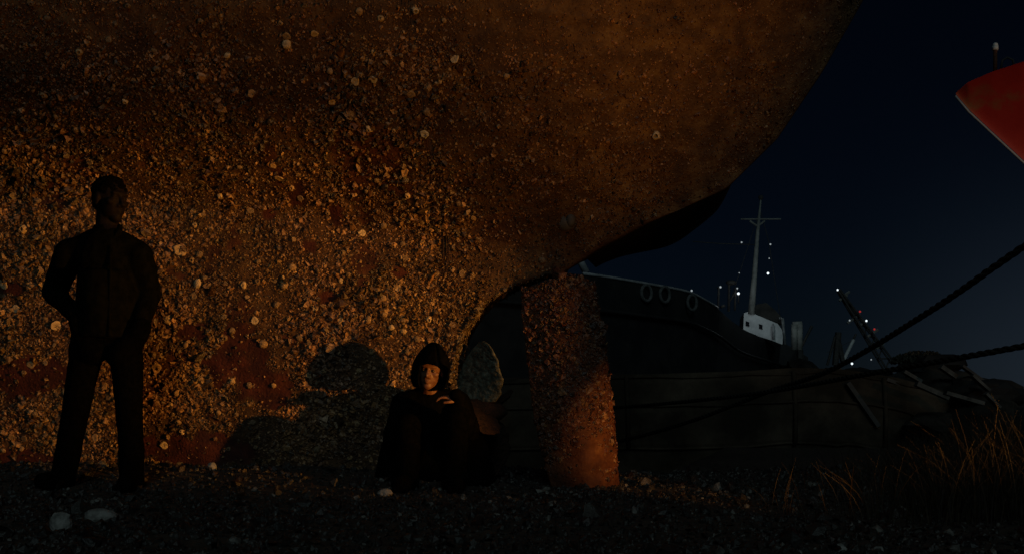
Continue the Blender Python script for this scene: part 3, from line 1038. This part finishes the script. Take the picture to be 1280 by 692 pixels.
jacket = b.blob("jacket", M['black_cloth'], sit, 0.008, 4, folds(131, 0.009, 13, 9))
# hood: an open shell around the head
hv, hf = [], []
nu, nv = 34, 26
for j in range(nv):
    th = math.pi * (0.04 + 0.74 * j / (nv - 1))           # from the peak down
    for i in range(nu):
        op = R(4) + R(49) * float(sstep(1.16, 1.42, th))      # the brim comes down to the brows
        ph = op + (2 * math.pi - 2 * op) * i / (nu - 1)      # opening faces forwards
        pt = Vector((0.096 * math.sin(th) * math.sin(ph), 0.110 * math.sin(th) * math.cos(ph), 0.130 * math.cos(th) + 0.022 * math.exp(-(th / 0.45) ** 2)))
        if th > 1.6: pt.x *= 1 + 0.25 * (th - 1.6); pt.y *= 1 + 0.1 * (th - 1.6)
        pt.y += 0.024 * sstep(0.0, 0.10, pt.y) + 0.012 * math.exp(-((th - 0.9) / 0.5) ** 2)
        hv.append(hd2 + HM2 @ (pt + Vector((0, 0.004, 0.004))))
for j in range(nv - 1):
    for i in range(nu - 1):
        hf.append((j * nu + i, j * nu + i + 1, (j + 1) * nu + i + 1, (j + 1) * nu + i))
hb = MB(); hb.add(hv, hf)
# top flap closes the peak
hb.add([hv[i] for i in range(nu)] + [hd2 + HM2 @ Vector((0, -0.012, 0.158))], [(i, (i + 1) % nu, nu) for i in range(nu)])
_hz = Matrix.Translation(hd2) @ Matrix.Rotation(R(24), 4, 'Z') @ Matrix.Translation(-hd2)
hb.v = [tuple(_hz @ Vector(q)) for q in hb.v]      # the hood sits turned a little towards the rudder
hood = hb.build("hood", M['black_cloth'], sit, True)
sm = hood.modifiers.new("thick", 'SOLIDIFY'); sm.thickness = 0.012; sm.offset = 1
b = MB()
b.ball(PV, (0.18, 0.15, 0.11), 16, 10)
for sx, B_, C_ in ((-1, KL, AL), (1, KR, AR)):
    b.caps(PV + Vector((sx * 0.09, 0, 0)), 0.105, B_, 0.076); b.caps(B_, 0.076, C_ + Vector((0, -0.01, -0.03)), 0.070)
b.blob("trousers", M['denim'], sit, 0.008, 4, folds(141, 0.007, 12, 10))
for sx, C_ in ((-1, AL), (1, AR)):
    gz_ = float(G(C_.x, C_.y))
    b = MB()
    b.caps(Vector((C_.x, C_.y + 0.02, gz_ + 0.05)), 0.046, Vector((C_.x, C_.y + 0.01, gz_ + 0.10)), 0.046)
    b.caps(Vector((C_.x, C_.y + 0.02, gz_ + 0.045)), 0.045, Vector((C_.x + sx * 0.03, C_.y - 0.17, gz_ + 0.04)), 0.042)
    b.box(Vector((C_.x + sx * 0.015, C_.y - 0.07, gz_ + 0.014)), (0.085, 0.27, 0.03))
    b.blob("shoe", M['shoe'], sit, 0.008, 3)

# ------------------------------------------------------------------ gravel, stones, grass
n = 38000
gx_ = rng.uniform(-4.2, 4.4, n)
gy_ = 2.7 + 5.2 * rng.uniform(0, 1, n) ** 1.25
size = np.clip(rng.lognormal(math.log(0.0085), 0.5, n), 0.003, 0.045)
pos = np.stack([gx_, gy_, G(gx_, gy_) + size * 0.25], 1)
cols = palette(n, [(0.012, 0.0095, 0.008), (0.020, 0.016, 0.013), (0.036, 0.030, 0.025), (0.022, 0.011, 0.008), (0.14, 0.13, 0.115)], [4, 4, 2, 2.5, 0.5])
fl_ = rng.uniform(0, 1, n) < 0.3
a1 = scatter(tpl_stone(), pos[~fl_], np.tile([0, 0, 1.0], ((~fl_).sum(), 1)), size[~fl_], cols[~fl_], 0.5, 0.16, (0.5, 1))
a2 = scatter(tpl_dome(0.3), pos[fl_], np.tile([0, 0, 1.0], (fl_.sum(), 1)), size[fl_] * 1.2, cols[fl_], 0.7, 0.2, (0.4, 1))
V_, F_, C_ = join([a1, a2])
tag(arr_mesh("gravel", V_, F_, M['gravel'], None, col=C_), kind='stuff')


def rock(px, py, wpx, hpx, label, seed, squash=0.8, grp=None):
    d = CAM_H * F / (py - HOR)
    x = (px - 640) / F * d
    rx, rz_ = wpx / 2 / F * d, hpx / F * d
    bm = bmesh.new()
    bmesh.ops.create_icosphere(bm, subdivisions=4, radius=1)
    co = np.array([v.co[:] for v in bm.verts])
    nf_ = 1 + 0.28 * fbm(co[:, 0] * 1.3 + seed, co[:, 1] * 1.3, co[:, 2] * 1.3, 3, seed) + 0.07 * fbm(co[:, 0] * 6, co[:, 1] * 6, co[:, 2] * 6, 3, seed + 1)
    co = co * nf_[:, None]
    co = co * np.array([rx, rx * squash, rz_ * 0.62])
    for v, c in zip(bm.verts, co): v.co = c
    me = bpy.data.meshes.new("stone"); bm.to_mesh(me); bm.free()
    for p_ in me.polygons: p_.use_smooth = True
    me.materials.append(M['stone'])
    o = bpy.data.objects.new("stone", me)
    o.location = (x, d, float(G(x, d)) + rz_ * 0.30)
    link(o)
    return tag(o, label, "stone", grp)


STG = "pale stones on the gravel"
rock(76, 664, 27, 26, "upright pale grey stone on the gravel below the standing person's left-hand foot", 3, grp=STG)
rock(128, 650, 40, 17, "long flat pale stone lying between the standing person's feet and the front gravel", 9, grp=STG)
rock(1050, 688, 18, 12, "small pale stone at the near edge of the dry grass", 14, grp=STG)
rock(1098, 690, 14, 14, "small rounded stone just beside the grass tufts at the bottom edge", 15, grp=STG)
rock(482, 620, 20, 10, "flat pale stone by the seated person's shoe", 17, grp=STG)
rock(265, 606, 12, 11, "small pale stone at the foot of the red hull", 19, grp=STG)

n = 17000
bx_ = rng.uniform(0, 1, n) ** 0.8
gpx = 960 + 420 * bx_
gd = rng.uniform(3.9, 8.0, n)
gxx = (gpx - 640) / F * gd + rng.normal(0, 0.05, n)
dens = (0.02 + sstep(1020, 1270, gpx)) * np.clip(0.55 + 0.9 * fbm(gxx * 2.5, gd * 2.5, 0, 3, 201), 0, 1)
k = rng.uniform(0, 1, n) < dens + 0.04
gxx, gd, gpx = gxx[k], gd[k], gpx[k]
n = len(gxx)
hgt = rng.uniform(0.10, 0.30, n) + 0.28 * sstep(1080, 1270, gpx) * rng.uniform(0.2, 1, n)
lean_ = rng.normal(0, 0.35, (n, 2)) + np.array([-0.05, 0])
base = np.stack([gxx, gd, G(gxx, gd) - 0.01], 1)
sd_ = rng.normal(0, 1, (n, 2)); sd_ /= np.linalg.norm(sd_, axis=1, keepdims=True)
lv = []
SEG = 5
for q in range(SEG):
    f = q / (SEG - 1)
    c = base.copy()
    c[:, :2] += lean_ * hgt[:, None] * f * f * 1.2
    c[:, 2] += hgt * f * (1 - 0.25 * f * np.linalg.norm(lean_, axis=1))
    wd = 0.0019 * (1 - 0.8 * f)
    for sg in (-1, 1):
        cc = c.copy(); cc[:, :2] += sg * sd_ * wd
        lv.append(cc)
GV = np.stack(lv, 1).reshape(-1, 3)
fq = np.array([(2 * q, 2 * q + 1, 2 * q + 3, 2 * q + 2) for q in range(SEG - 1)])
GF = (fq[None] + (np.arange(n) * SEG * 2)[:, None, None]).reshape(-1, 4)
gc = palette(n, [(0.020, 0.014, 0.008), (0.028, 0.020, 0.010), (0.014, 0.011, 0.007), (0.04, 0.028, 0.014)], [3, 3, 3, 1])
tag(arr_mesh("dry_grass", GV, GF, M['grass'], None, col=np.repeat(gc, SEG * 2, 0)), kind='stuff')

# ------------------------------------------------------------------ mooring ropes


def rope(pts, r, label):
    """three strands laid together along a smooth path"""
    pts = [Vector(p) for p in pts]
    path = []
    for i in range(len(pts) - 1):
        p0, p1, p2, p3 = pts[max(i - 1, 0)], pts[i], pts[i + 1], pts[min(i + 2, len(pts) - 1)]
        for q in range(60):
            t = q / 60
            path.append(0.5 * ((2 * p1) + (-p0 + p2) * t + (2 * p0 - 5 * p1 + 4 * p2 - p3) * t * t + (-p0 + 3 * p1 - 3 * p2 + p3) * t ** 3))
    path.append(pts[-1])
    b = MB()
    for k in range(3):
        st, L = [], 0
        for i, p in enumerate(path):
            t = (path[min(i + 1, len(path) - 1)] - path[max(i - 1, 0)]).normalized()
            u = t.cross(Vector((0, 0, 1))).normalized(); w_ = t.cross(u)
            if i: L += (p - path[i - 1]).length
            a = L / (r * 9) * 2 * math.pi + k * 2.094
            st.append(p + (u * math.cos(a) + w_ * math.sin(a)) * r * 0.5)
        b.tube(st, r * 0.56, 6)
    return tag(b.build("mooring_rope", M['rope'], None, True), label, "rope", "mooring ropes")


rope([(11.0, 4.6, 6.2), (6.0, 4.4, 3.0), P(1400, 232, 4.35), P(1280, 308, 4.6), P(1160, 390, 5.2), P(1040, 461, 6.3), P(960, 489, 7.2), P(860, 527, 8.3), P(770, 552, 9.2), P(690, 566, 10.0)], 0.017,
     "upper mooring rope rising steeply to the upper edge of the dark sky")
rope([(11.0, 5.4, 1.9), (6.0, 4.9, 1.15), P(1400, 408, 4.6), P(1280, 432, 4.7), P(1100, 464, 5.6), P(960, 489, 6.9), P(860, 501, 8.0), P(770, 509, 9.0), P(690, 514, 9.8)], 0.016,
     "lower mooring rope sagging almost level above the dry grass")

# ------------------------------------------------------------------ dark ship across the basin
bgs = empty("moored_ship", (9, 41, -0.75), label="long black ship moored across the water behind the rudder, white wheelhouse and mast", cat="ship")
st = [(-3.5, 24.5, 4.4), (2.5, 30, 4.5), (6, 34, 4.50), (7.6, 37, 4.25), (9.3, 41, 3.87), (14.3, 52, 3.75), (20.5, 70, 4.25), (23.5, 84, 4.4)]
top = np.array(st)
tt = np.linspace(0, 1, 60)
ti = np.linspace(0, 1, len(st))
cx, cy, cz = (np.interp(tt, ti, top[:, q]) for q in range(3))
for _ in range(3):
    for A_ in (cx, cy, cz): A_[1:-1] = (A_[:-2] + 2 * A_[1:-1] + A_[2:]) / 4
tx, ty = np.gradient(cx), np.gradient(cy)
ln = np.hypot(tx, ty)
ox, oy = -ty / ln, tx / ln
wid = 6.5 * np.sqrt(np.clip(np.sin(np.pi * np.clip(0.08 + 0.90 * tt, 0, 1)), 0.02, 1))


def side_wall(name, zt, zb, out_t, out_b, m):
    """a closed slab of hull between two heights"""
    V, Fs = [], []
    for i in range(60):
        for (o_, z_) in ((out_t, zt[i]), (out_b, zb[i])):
            V.append((cx[i] - ox[i] * o_, cy[i] - oy[i] * o_, z_))
        for (o_, z_) in ((wid[i], zb[i]), (wid[i], zt[i])):
            V.append((cx[i] + ox[i] * o_, cy[i] + oy[i] * o_, z_))
    for i in range(59):
        for k in range(4):
            l = (k + 1) % 4
            Fs.append((i * 4 + k, i * 4 + l, (i + 1) * 4 + l, (i + 1) * 4 + k))
    Fs += [(3, 2, 1, 0), tuple(59 * 4 + k for k in range(4))]
    return MB().add(V, Fs).build(name, m, bgs)


bt = np.interp(tt, [0, 0.2, 0.85, 1], [1.35, 1.5, 2.6, 3.0])
side_wall("hull", cz, bt + 0.0, 0.0, -0.15, M['black_hull'])
side_wall("lower_hull", bt - 0.003, np.full(60, -1.5), -0.10, -0.9, M['brown_hull'])
rl = MB()
rl.tube([(cx[i], cy[i], cz[i] + 0.04) for i in range(8, 26)], 0.05, 6)
rl.build("bulwark_rail", M['grey'], bgs, True)
ru = MB()
ru.tube([(cx[i] - ox[i] * 0.05, cy[i] - oy[i] * 0.05, cz[i] - 1.0) for i in range(0, 60)], 0.06, 6)
ru.build("rubbing_strake", M['black_hull'], bgs, True)

for k, (px, py, d, mt_) in enumerate(((808, 366, 32.2, 'tyre'), (831, 368, 33.0, 'tyre'), (865, 378, 34.2, 'tyre'))):
    b = MB()
    c = P(px, py, d - 0.25)
    u = Vector((0.72, 0.69, 0)).normalized(); v = Vector((0, 0, 1))
    b.tube([c + (u * math.cos(a) + v * math.sin(a)) * 0.25 for a in np.linspace(0, 2 * math.pi, 24, endpoint=False)], 0.055, 8, True)
    o = b.build("tyre_fender", M[mt_], None, True)
    tag(o, ("round tyre fender on the black ship, nearest the rudder", "round tyre fender on the black ship, middle of the three", "dim tyre fender on the black ship, farthest from the rudder")[k], "tyre", "tyre fenders on the black ship")

# white wheelhouse and mast
WD = 46.0


def Wp(px, py, dd=0.0):
    return P(px, py, WD + dd)


def prism(b, pts, d0, d1):
    """a block whose front outline is given by picture points"""
    n = len(pts)
    vs_ = [P(x, y, d0) for x, y in pts] + [P(x, y, d0) + Vector((0.15 * (d1 - d0), d1 - d0, 0)) for x, y in pts]
    fs = [tuple(range(n)), tuple(range(2 * n - 1, n - 1, -1))] + [(i, (i + 1) % n, n + (i + 1) % n, n + i) for i in range(n)]
    return b.add(vs_, fs)


wh = prism(MB(), [(929, 414), (930, 391), (936, 389), (972, 404), (979, 414), (978, 430), (962, 424)], WD, WD + 2.5).build("wheelhouse", M['white'], bgs)
for q in ((934.5, 403), (951, 406.5)):
    prism(MB(), [(q[0] - 2.2, q[1] + 3), (q[0] - 2.2, q[1] - 2.4), (q[0] + 2.2, q[1] - 0.8), (q[0] + 2.2, q[1] + 4.6)], WD - 0.06, WD + 0.1).build("window", M['glass'], wh)
prism(MB(), [(942, 391), (946, 380), (958, 378), (970, 388), (977, 396), (978, 404), (972, 403)], WD + 0.6, WD + 2.4).build("funnel_casing", M['deck'], bgs)
b = MB()
b.tube([Wp(974, 397, 0.4), Wp(978, 398, 0.4), Wp(981, 430, 0.4)], 0.07, 8)
b.tube([Wp(966, 404, -0.2), Wp(967, 424, -0.2)], 0.05, 6)
b.build("ladder_post", M['grey'], bgs, True)
prism(MB(), [(738, 350), (780, 352), (900, 392), (932, 412), (980, 428), (1010, 446), (1012, 462), (900, 440), (760, 400)], 50, 54).build("deckhouse", M['black_hull'], bgs)
mast = MB()
mast.tube([Wp(939, 392), Wp(943, 345), Wp(947, 290), Wp(951, 250)], [0.16, 0.12, 0.085, 0.035], 10)
mast = mast.build("mast", M['mast_paint'], bgs, True)
b = MB()
b.tube([Wp(926, 274), Wp(976, 274)], 0.035, 6)
b.tube([Wp(937, 276), Wp(947, 283), Wp(956, 276)], 0.05, 6)
b.build("yard", M['mast_paint'], mast, True)
b = MB()
b.tube([Wp(946, 306), Wp(900, 304.5), Wp(866, 302)], 0.02, 5)
b.tube([Wp(950, 262), Wp(961, 302), Wp(979, 420)], 0.016, 4)
b.tube([Wp(950, 262), Wp(915, 370)], 0.016, 4)
b.build("rigging_wire", M['dark_steel'], mast, True)
b = MB()
b.ball(Wp(951, 247), 0.12, 8, 6); b.build("masthead", M['dark_steel'], mast, True)
for (x, y, r, m_) in ((927, 303, .04, 'bulb_dim'), (963, 305.5, .04, 'bulb_dim'), (961.5, 323, .028, 'bulb_dim'), (960, 341.5, .055, 'bulb'), (924, 341, .025, 'bulb_dim')):
    b = MB(); b.ball(Wp(x, y, -0.1), r, 8, 6); b.build("lamp", M[m_], mast, True)

# deck lamps on the ship
for (x, y, yb, r, m_) in ((900.5, 358.5, 392, .05, 'bulb_dim'), (921.5, 360, 388, .035, 'bulb_dim')):
    b = MB(); b.tube([Wp(x - 4, y + 1), Wp(x - 2, y), Wp(x - 3, yb)], 0.05, 6); p_ = b.build("lamp_post", M['dark_steel'], bgs, True)
    b = MB(); b.ball(Wp(x, y, -.1), r, 8, 6); b.build("lamp", M[m_], p_, True)
b = MB()
b.tube([Wp(911, 389), Wp(911.5, 352), Wp(915, 351)], 0.06, 6); b.tube([Wp(911, 378), Wp(922, 360)], 0.04, 6); b.tube([Wp(904, 384), Wp(903, 381)], 0.12, 6); b.ball(Wp(914, 353), (0.25, 0.2, 0.12), 8, 6)
p_ = b.build("davit", M['dark_steel'], bgs, True)
for (x, y, r, m_) in ((923, 366.5, .06, 'bulb'), (864.5, 363, .05, 'bulb_dim')):
    b = MB(); b.tube([Wp(x, y, 0), Wp(x, y + 12, 0)], 0.03, 5); p_ = b.build("lamp_post", M['dark_steel'], bgs, True)
    b = MB(); b.ball(Wp(x, y, -.1), r, 8, 6); b.build("lamp", M[m_], p_, True)
b = MB()
b.tube([P(718, 312, 31), P(733, 341, 31)], 0.11, 8)
b.build("stanchion", M['grey'], bgs, True)
b = MB()
for dx in (0, 5):
    b.tube([Wp(993 + dx * 1.3, 437), Wp(993 + dx * 1.3, 405)], 0.14, 8)
b.tube([Wp(991, 405), Wp(1002, 404)], 0.12, 8)
b.build("ventilator", M['mast_paint'], bgs, True)

# ------------------------------------------------------------------ far masts and cranes beyond the ship
BD = 95.0


def Bp(px, py, dd=0.0):
    return P(px, py, BD + dd)


cr = empty("crane_boom", tuple(Bp(1112, 470)), label="lattice crane boom leaning over beyond the scrap heap, with small lamps", cat="crane")
a0, a1 = Bp(1048, 362), Bp(1112, 458)
dr = (a1 - a0).normalized(); sd2 = dr.cross(Vector((0, 1, 0))).normalized()
b = MB()
N = 14
for sx in (-1, 1):
    for dy in (-0.4, 0.4):
        b.tube([a0 + sd2 * 0.08 * sx + Vector((0, dy * .5, 0)), a1 + sd2 * 0.48 * sx + Vector((0, dy, 0))], 0.10, 5)
for i in range(N):
    f, f2 = i / N, (i + 1) / N
    w1, w2 = 0.08 + 0.4 * f, 0.08 + 0.4 * f2
    sgn = 1 if i % 2 else -1
    b.tube([a0.lerp(a1, f) + sd2 * w1 * sgn, a0.lerp(a1, f2) - sd2 * w2 * sgn], 0.07, 5)
b.build("lattice", M['dark_steel'], cr)
for (x, y, l) in ((1054, 372, 10), (1058, 367, 8), (1067, 398, 16), (1078, 404, 9), (1091, 416, 13), (1100, 432, 9)):
    b = MB(); b.tube([Bp(x - l / 2, y + l * .35), Bp(x + l / 2, y - l * .35)], 0.13, 6); b.build("crossbar", M['mast_paint'], cr)
for (x, y, r, m_) in ((1047, 362, .09, 'bulb'), (1062, 400, .08, 'bulb_dim'), (1083, 400.5, .10, 'bulb'), (1093, 411, .10, 'bulb_red'), (1075, 389, .1, 'bulb_red'), (1089, 449, .07, 'bulb_dim')):
    b = MB(); b.ball(Bp(x, y, -.8), r, 8, 6); b.build("lamp", M[m_], cr, True)

der = empty("derrick", tuple(Bp(1050, 470)), label="far derrick of dark and pale poles standing left of the crane boom", cat="derrick")
der["label"] = "far derrick of dark and pale poles between the wheelhouse and the crane boom"
b = MB(); b.tube([Bp(1034, 456), Bp(1044, 420)], 0.12, 6); b.tube([Bp(1044, 456), Bp(1048, 415)], 0.3, 6); b.tube([Bp(1055, 456), Bp(1046, 418)], 0.25, 6); b.build("leg", M['dark_steel'], der)
b = MB(); b.tube([Bp(1055, 448), Bp(1067, 424)], 0.16, 6); b.build("boom", M['white'], der)
b = MB(); b.tube([Bp(1066, 425), Bp(1070, 417)], 0.1, 6); b.tube([Bp(1034, 440), Bp(1066, 425)], 0.03, 4); b.build("stay", M['dark_steel'], der)
lp = empty("lamp_post", tuple(Bp(1065, 480)), label="slim post strung with three small lamps below the derrick boom", cat="lamp post")
b = MB(); b.tube([Bp(1065, 478), Bp(1065, 452)], 0.06, 6); b.build("post", M['dark_steel'], lp)
for y, r in ((454, .11), (460, .07), (466, .09)):
    b = MB(); b.ball(Bp(1065, y, -.3), r, 8, 6); b.build("lamp", M['bulb'], lp, True)
jib = empty("dockside_jib", tuple(Wp(1008, 440)), label="thin dark jib sticking up beside the ventilator of the black ship", cat="crane")
b = MB(); b.tube([Wp(1000, 436, 3), Wp(1015, 407, 3)], 0.07, 6); b.build("arm", M['dark_steel'], jib)
b = MB(); b.tube([Wp(1000, 437, 3), Wp(1000, 455, 3)], 0.16, 6); b.build("post", M['dark_steel'], jib)

# ------------------------------------------------------------------ low brown barge under the scrap
barge = empty("barge", (2.5, 12.5, -1.2), label="low brown weathered barge lying between the rudder and the dry grass, ropes crossing it", cat="barge")
btop = [(600, 474, 13.4), (770, 467, 12.9), (900, 464, 12.6), (1000, 459, 12.6), (1060, 461, 12.7), (1120, 470, 12.6), (1190, 492, 12.4), (1260, 530, 12.2)]
bt_ = np.array([P(*q)[:] for q in btop])
nb_ = 90
t_i, t_t = np.linspace(0, 1, len(btop)), np.linspace(0, 1, nb_)
be = np.stack([np.interp(t_t, t_i, bt_[:, q]) for q in range(3)], 1)
for _ in range(4): be[1:-1] = (be[:-2] + 2 * be[1:-1] + be[2:]) / 4
prof = [(-0.0, 0.0), (0.05, -0.12), (0.06, -0.5), (0.0, -0.9), (-0.2, -1.4), (-0.6, -2.0)]      # outwards, down from the top edge
V, Fs = [], []
npf = len(prof) + 1
for i in range(nb_):
    for o_, dz_ in prof:
        V.append((be[i, 0], be[i, 1] - o_, be[i, 2] + dz_ + 0.015 * float(vnoise(be[i, 0] * 1.7, dz_ * 3, 0, 401))))
    V.append((be[i, 0] + 0.2, be[i, 1] + 3.2, be[i, 2] - 0.03))
for i in range(nb_ - 1):
    for k in range(npf):
        l = (k + 1) % npf
        Fs.append((i * npf + k, i * npf + l, (i + 1) * npf + l, (i + 1) * npf + k))
Fs += [tuple(range(npf)), tuple((nb_ - 1) * npf + k for k in range(npf - 1, -1, -1))]
MB().add(V, Fs).build("hull", M['barge'], barge)
for k, dz_ in enumerate((-0.06, -0.42, -0.95)):
    o_ = np.interp(-dz_, [0, .12, .5, .9, 1.4], [0, .05, .06, 0, -.2])
    b = MB()
    b.tube([(be[i, 0], be[i, 1] - o_ - 0.012, be[i, 2] + dz_ + 0.02 * float(vnoise(i * 0.23, k * 9.1, 0, 402))) for i in range(0, nb_, 3)], 0.016, 6)
    b.build("strake", M['barge'], barge, True)
for i in range(14, nb_ - 16, 23):
    b = MB()
    b.tube([(be[i, 0], be[i, 1] - 0.06, be[i, 2] - 0.04), (be[i, 0] + 0.02, be[i, 1] - 0.07, be[i, 2] - 0.55), (be[i, 0] + 0.03, be[i, 1] - 0.01, be[i, 2] - 0.95)], 0.03, 6)
    b.build("rib", M['barge'], barge, True)

# ------------------------------------------------------------------ scrap heap on the bank
heap = empty("scrap_heap", (4.8, 12.6, -0.3), label="long low heap of tarpaulin and scrap on the bank above the dry grass", cat="heap")
rp = [(985, 462, 17), (1005, 455, 16.5), (1040, 462, 15.8), (1075, 464, 15.2), (1110, 460, 14.6), (1145, 449, 14), (1175, 452, 13.6), (1205, 462, 13.2), (1235, 484, 12.8), (1258, 502, 12.5), (1285, 530, 12.2), (1330, 560, 12)]
rr_ = np.array([P(*q)[:] for q in rp])
nn_ = 130
ti = np.linspace(0, 1, len(rp)); tt = np.linspace(0, 1, nn_)
rid = np.stack([np.interp(tt, ti, rr_[:, q]) for q in range(3)], 1)
ac = np.linspace(-1, 1, 70)
TT, AC = np.meshgrid(tt, ac, indexing='ij')
hz = rid[:, 2][:, None]
fall = np.clip(1 - np.abs(AC) ** 1.7, 0, 1)
bz = -1.1
xh = rid[:, 0][:, None] + AC * 0.5
yh = rid[:, 1][:, None] + AC * 3.2
nz_ = fbm(xh * 1.1, yh * 1.1, 0, 4, 301)
zh = bz + (hz - bz) * fall ** 0.8 * (1 + 0.10 * nz_) + 0.09 * fbm(xh * 4, yh * 4, 0, 3, 302) * fall
HVv = np.stack([xh, yh, zh], -1).reshape(-1, 3)
arr_mesh("tarpaulin", HVv, grid_faces(nn_, 70)[:, ::-1], M['tarp'], heap, smooth=True)
for k, (x, y, l, an_, d, m_) in enumerate(((1098, 466, 40, 8, 12.4, 'timber'), (1140, 470, 26, -30, 12.0, 'timber'), (1165, 488, 46, -24, 11.4, 'timber'), (1225, 478, 30, -42, 11.2, 'timber'), (1205, 497, 52, -16, 10.8, 'timber'),
                                           (1185, 464, 24, -35, 12.2, 'timber'), (1215, 466, 34, -36, 12.0, 'dark_steel'), (1060, 478, 50, -55, 12.6, 'dark_steel'), (1078, 505, 70, -55, 12.0, 'dark_steel'), (1240, 500, 26, -45, 10.9, 'timber'), (1125, 480, 40, -20, 12.0, 'dark_steel'))):
    c = P(x, y, d + 0.6)
    L_ = l / F * d
    Rm = Matrix.Rotation(R(-an_) * -1, 3, 'Y').inverted() if False else Matrix.Rotation(R(-an_), 3, 'Y')
    b = MB(); b.box(c, (L_, 0.10, 0.03 + 0.012 * (k % 3)), Rm)
    b.build("plank", M[m_], heap)
for k in range(26):
    q = rng.uniform(0.18, 0.95)
    i = int(q * (nn_ - 1))
    j = int(rng.integers(14, 34))
    pnt = HVv.reshape(nn_, 70, 3)[i, j]
    bm = bmesh.new(); bmesh.ops.create_icosphere(bm, subdivisions=2, radius=1)
    r_ = rng.uniform(0.10, 0.28)
    for v in bm.verts:
        v.co = Vector((v.co.x * r_ * 1.4, v.co.y * r_, v.co.z * r_ * 0.6)) * (1 + 0.35 * float(vnoise(v.co.x * 2 + k, v.co.y * 2, v.co.z * 2, 5)))
        v.co += Vector(pnt)
    me = bpy.data.meshes.new("scrap"); bm.to_mesh(me); bm.free()
    me.materials.append(M['black_hull'] if k % 3 else M['tarp'])
    o = bpy.data.objects.new("scrap", me); link(o); fix_parent(o, heap)
bush = MB()
n = 1500
c0 = np.array(P(1150, 446, 14.2))
dirs = rng.normal(0, 1, (n, 3)); dirs[:, 2] = np.abs(dirs[:, 2]); dirs /= np.linalg.norm(dirs, axis=1, keepdims=True)
rad_ = rng.uniform(0.3, 1, (n, 1)) ** 0.6 * np.array([0.42, 0.35, 0.17])
pos = c0 + dirs * rad_ + np.array([0, 0, -0.08])
V_, F_, C_ = scatter(tpl_mussel(), pos, dirs, rng.uniform(0.012, 0.03, n), palette(n, [(0.05, 0.055, 0.04), (0.08, 0.08, 0.06)], [1, 1]), 0.8, 0.2)
bo = arr_mesh("foliage", V_, F_, M['grass'], None, col=C_)
bo.name = "bush"
tag(bo, "small dark bush growing on top of the scrap heap", "bush")

# ------------------------------------------------------------------ red bow, upper right
RD = 11.0
rb = empty("red_ship", tuple(P(1420, 300, RD)), label="bright red ship's bow jutting in at the upper right against the night sky", cat="ship")
stem = [(1195, 118), (1212, 138), (1240, 164), (1280, 201), (1340, 262), (1400, 340), (1430, 450), (1440, 640)]
deck = [(1195, 116), (1210, 103), (1240, 90), (1280, 77), (1360, 62), (1480, 55), (1620, 52), (1750, 52)]
ns, nv2 = 60, 26
V = []
ts = np.linspace(0, 1, ns)
dpx = np.interp(ts, np.linspace(0, 1, 8), [q[0] for q in deck]); dpy = np.interp(ts, np.linspace(0, 1, 8), [q[1] for q in deck])
spx = np.interp(ts, np.linspace(0, 1, 8), [q[0] for q in stem]); spy = np.interp(ts, np.linspace(0, 1, 8), [q[1] for q in stem])
portV, starV = [], []
for i in range(ns):
    pd, ps = P(dpx[i], dpy[i], RD), P(spx[i], spy[i], RD)
    half = 1.5 * ts[i] ** 1.15
    for j in range(nv2):
        f = j / (nv2 - 1)
        h = half * (f ** 1.3)
        c = P(spx[i] + (dpx[i] - spx[i]) * f, spy[i] + (dpy[i] - spy[i]) * f, RD - h)
        portV.append((c.x, c.y, c.z)); starV.append((c.x * (RD + h) / (RD - h) + 0.25 * h, c.y + 2 * h, c.z))
RVv = np.array(portV + starV)
I = np.arange(ns * nv2).reshape(ns, nv2); J = I + ns * nv2
RFf = [grid_faces(ns, nv2, 0, True), grid_faces(ns, nv2, ns * nv2)]
RFf.append(np.stack([I[:-1, -1], I[1:, -1], J[1:, -1], J[:-1, -1]], -1))
arr_mesh("hull", RVv, np.concatenate(RFf), M['red'], rb, smooth=True)
b = MB()
b.tube([P(x - 1, y + 2, RD) for x, y in stem[:5]], 0.012, 6)
b.build("stem_bar", M['grey'], rb, True)
b = MB(); b.tube([P(1244, 92, RD), P(1244, 62, RD)], 0.022, 8); po = b.build("post", M['rust'], rb, True)
b = MB(); b.tube([P(1244, 63, RD), P(1244, 58, RD)], 0.032, 10); b.ball(P(1244, 57, RD), 0.03, 10, 7); b.build("lamp_head", M['white'], po, True)
b = MB(); b.tube([P(1251, 87, RD - .1), P(1253, 76, RD - .1), P(1259, 72, RD - .1), P(1266, 75, RD - .1), P(1268, 84, RD - .1)], 0.012, 6)
b.build("hoop_rail", M['dark_steel'], rb, True)
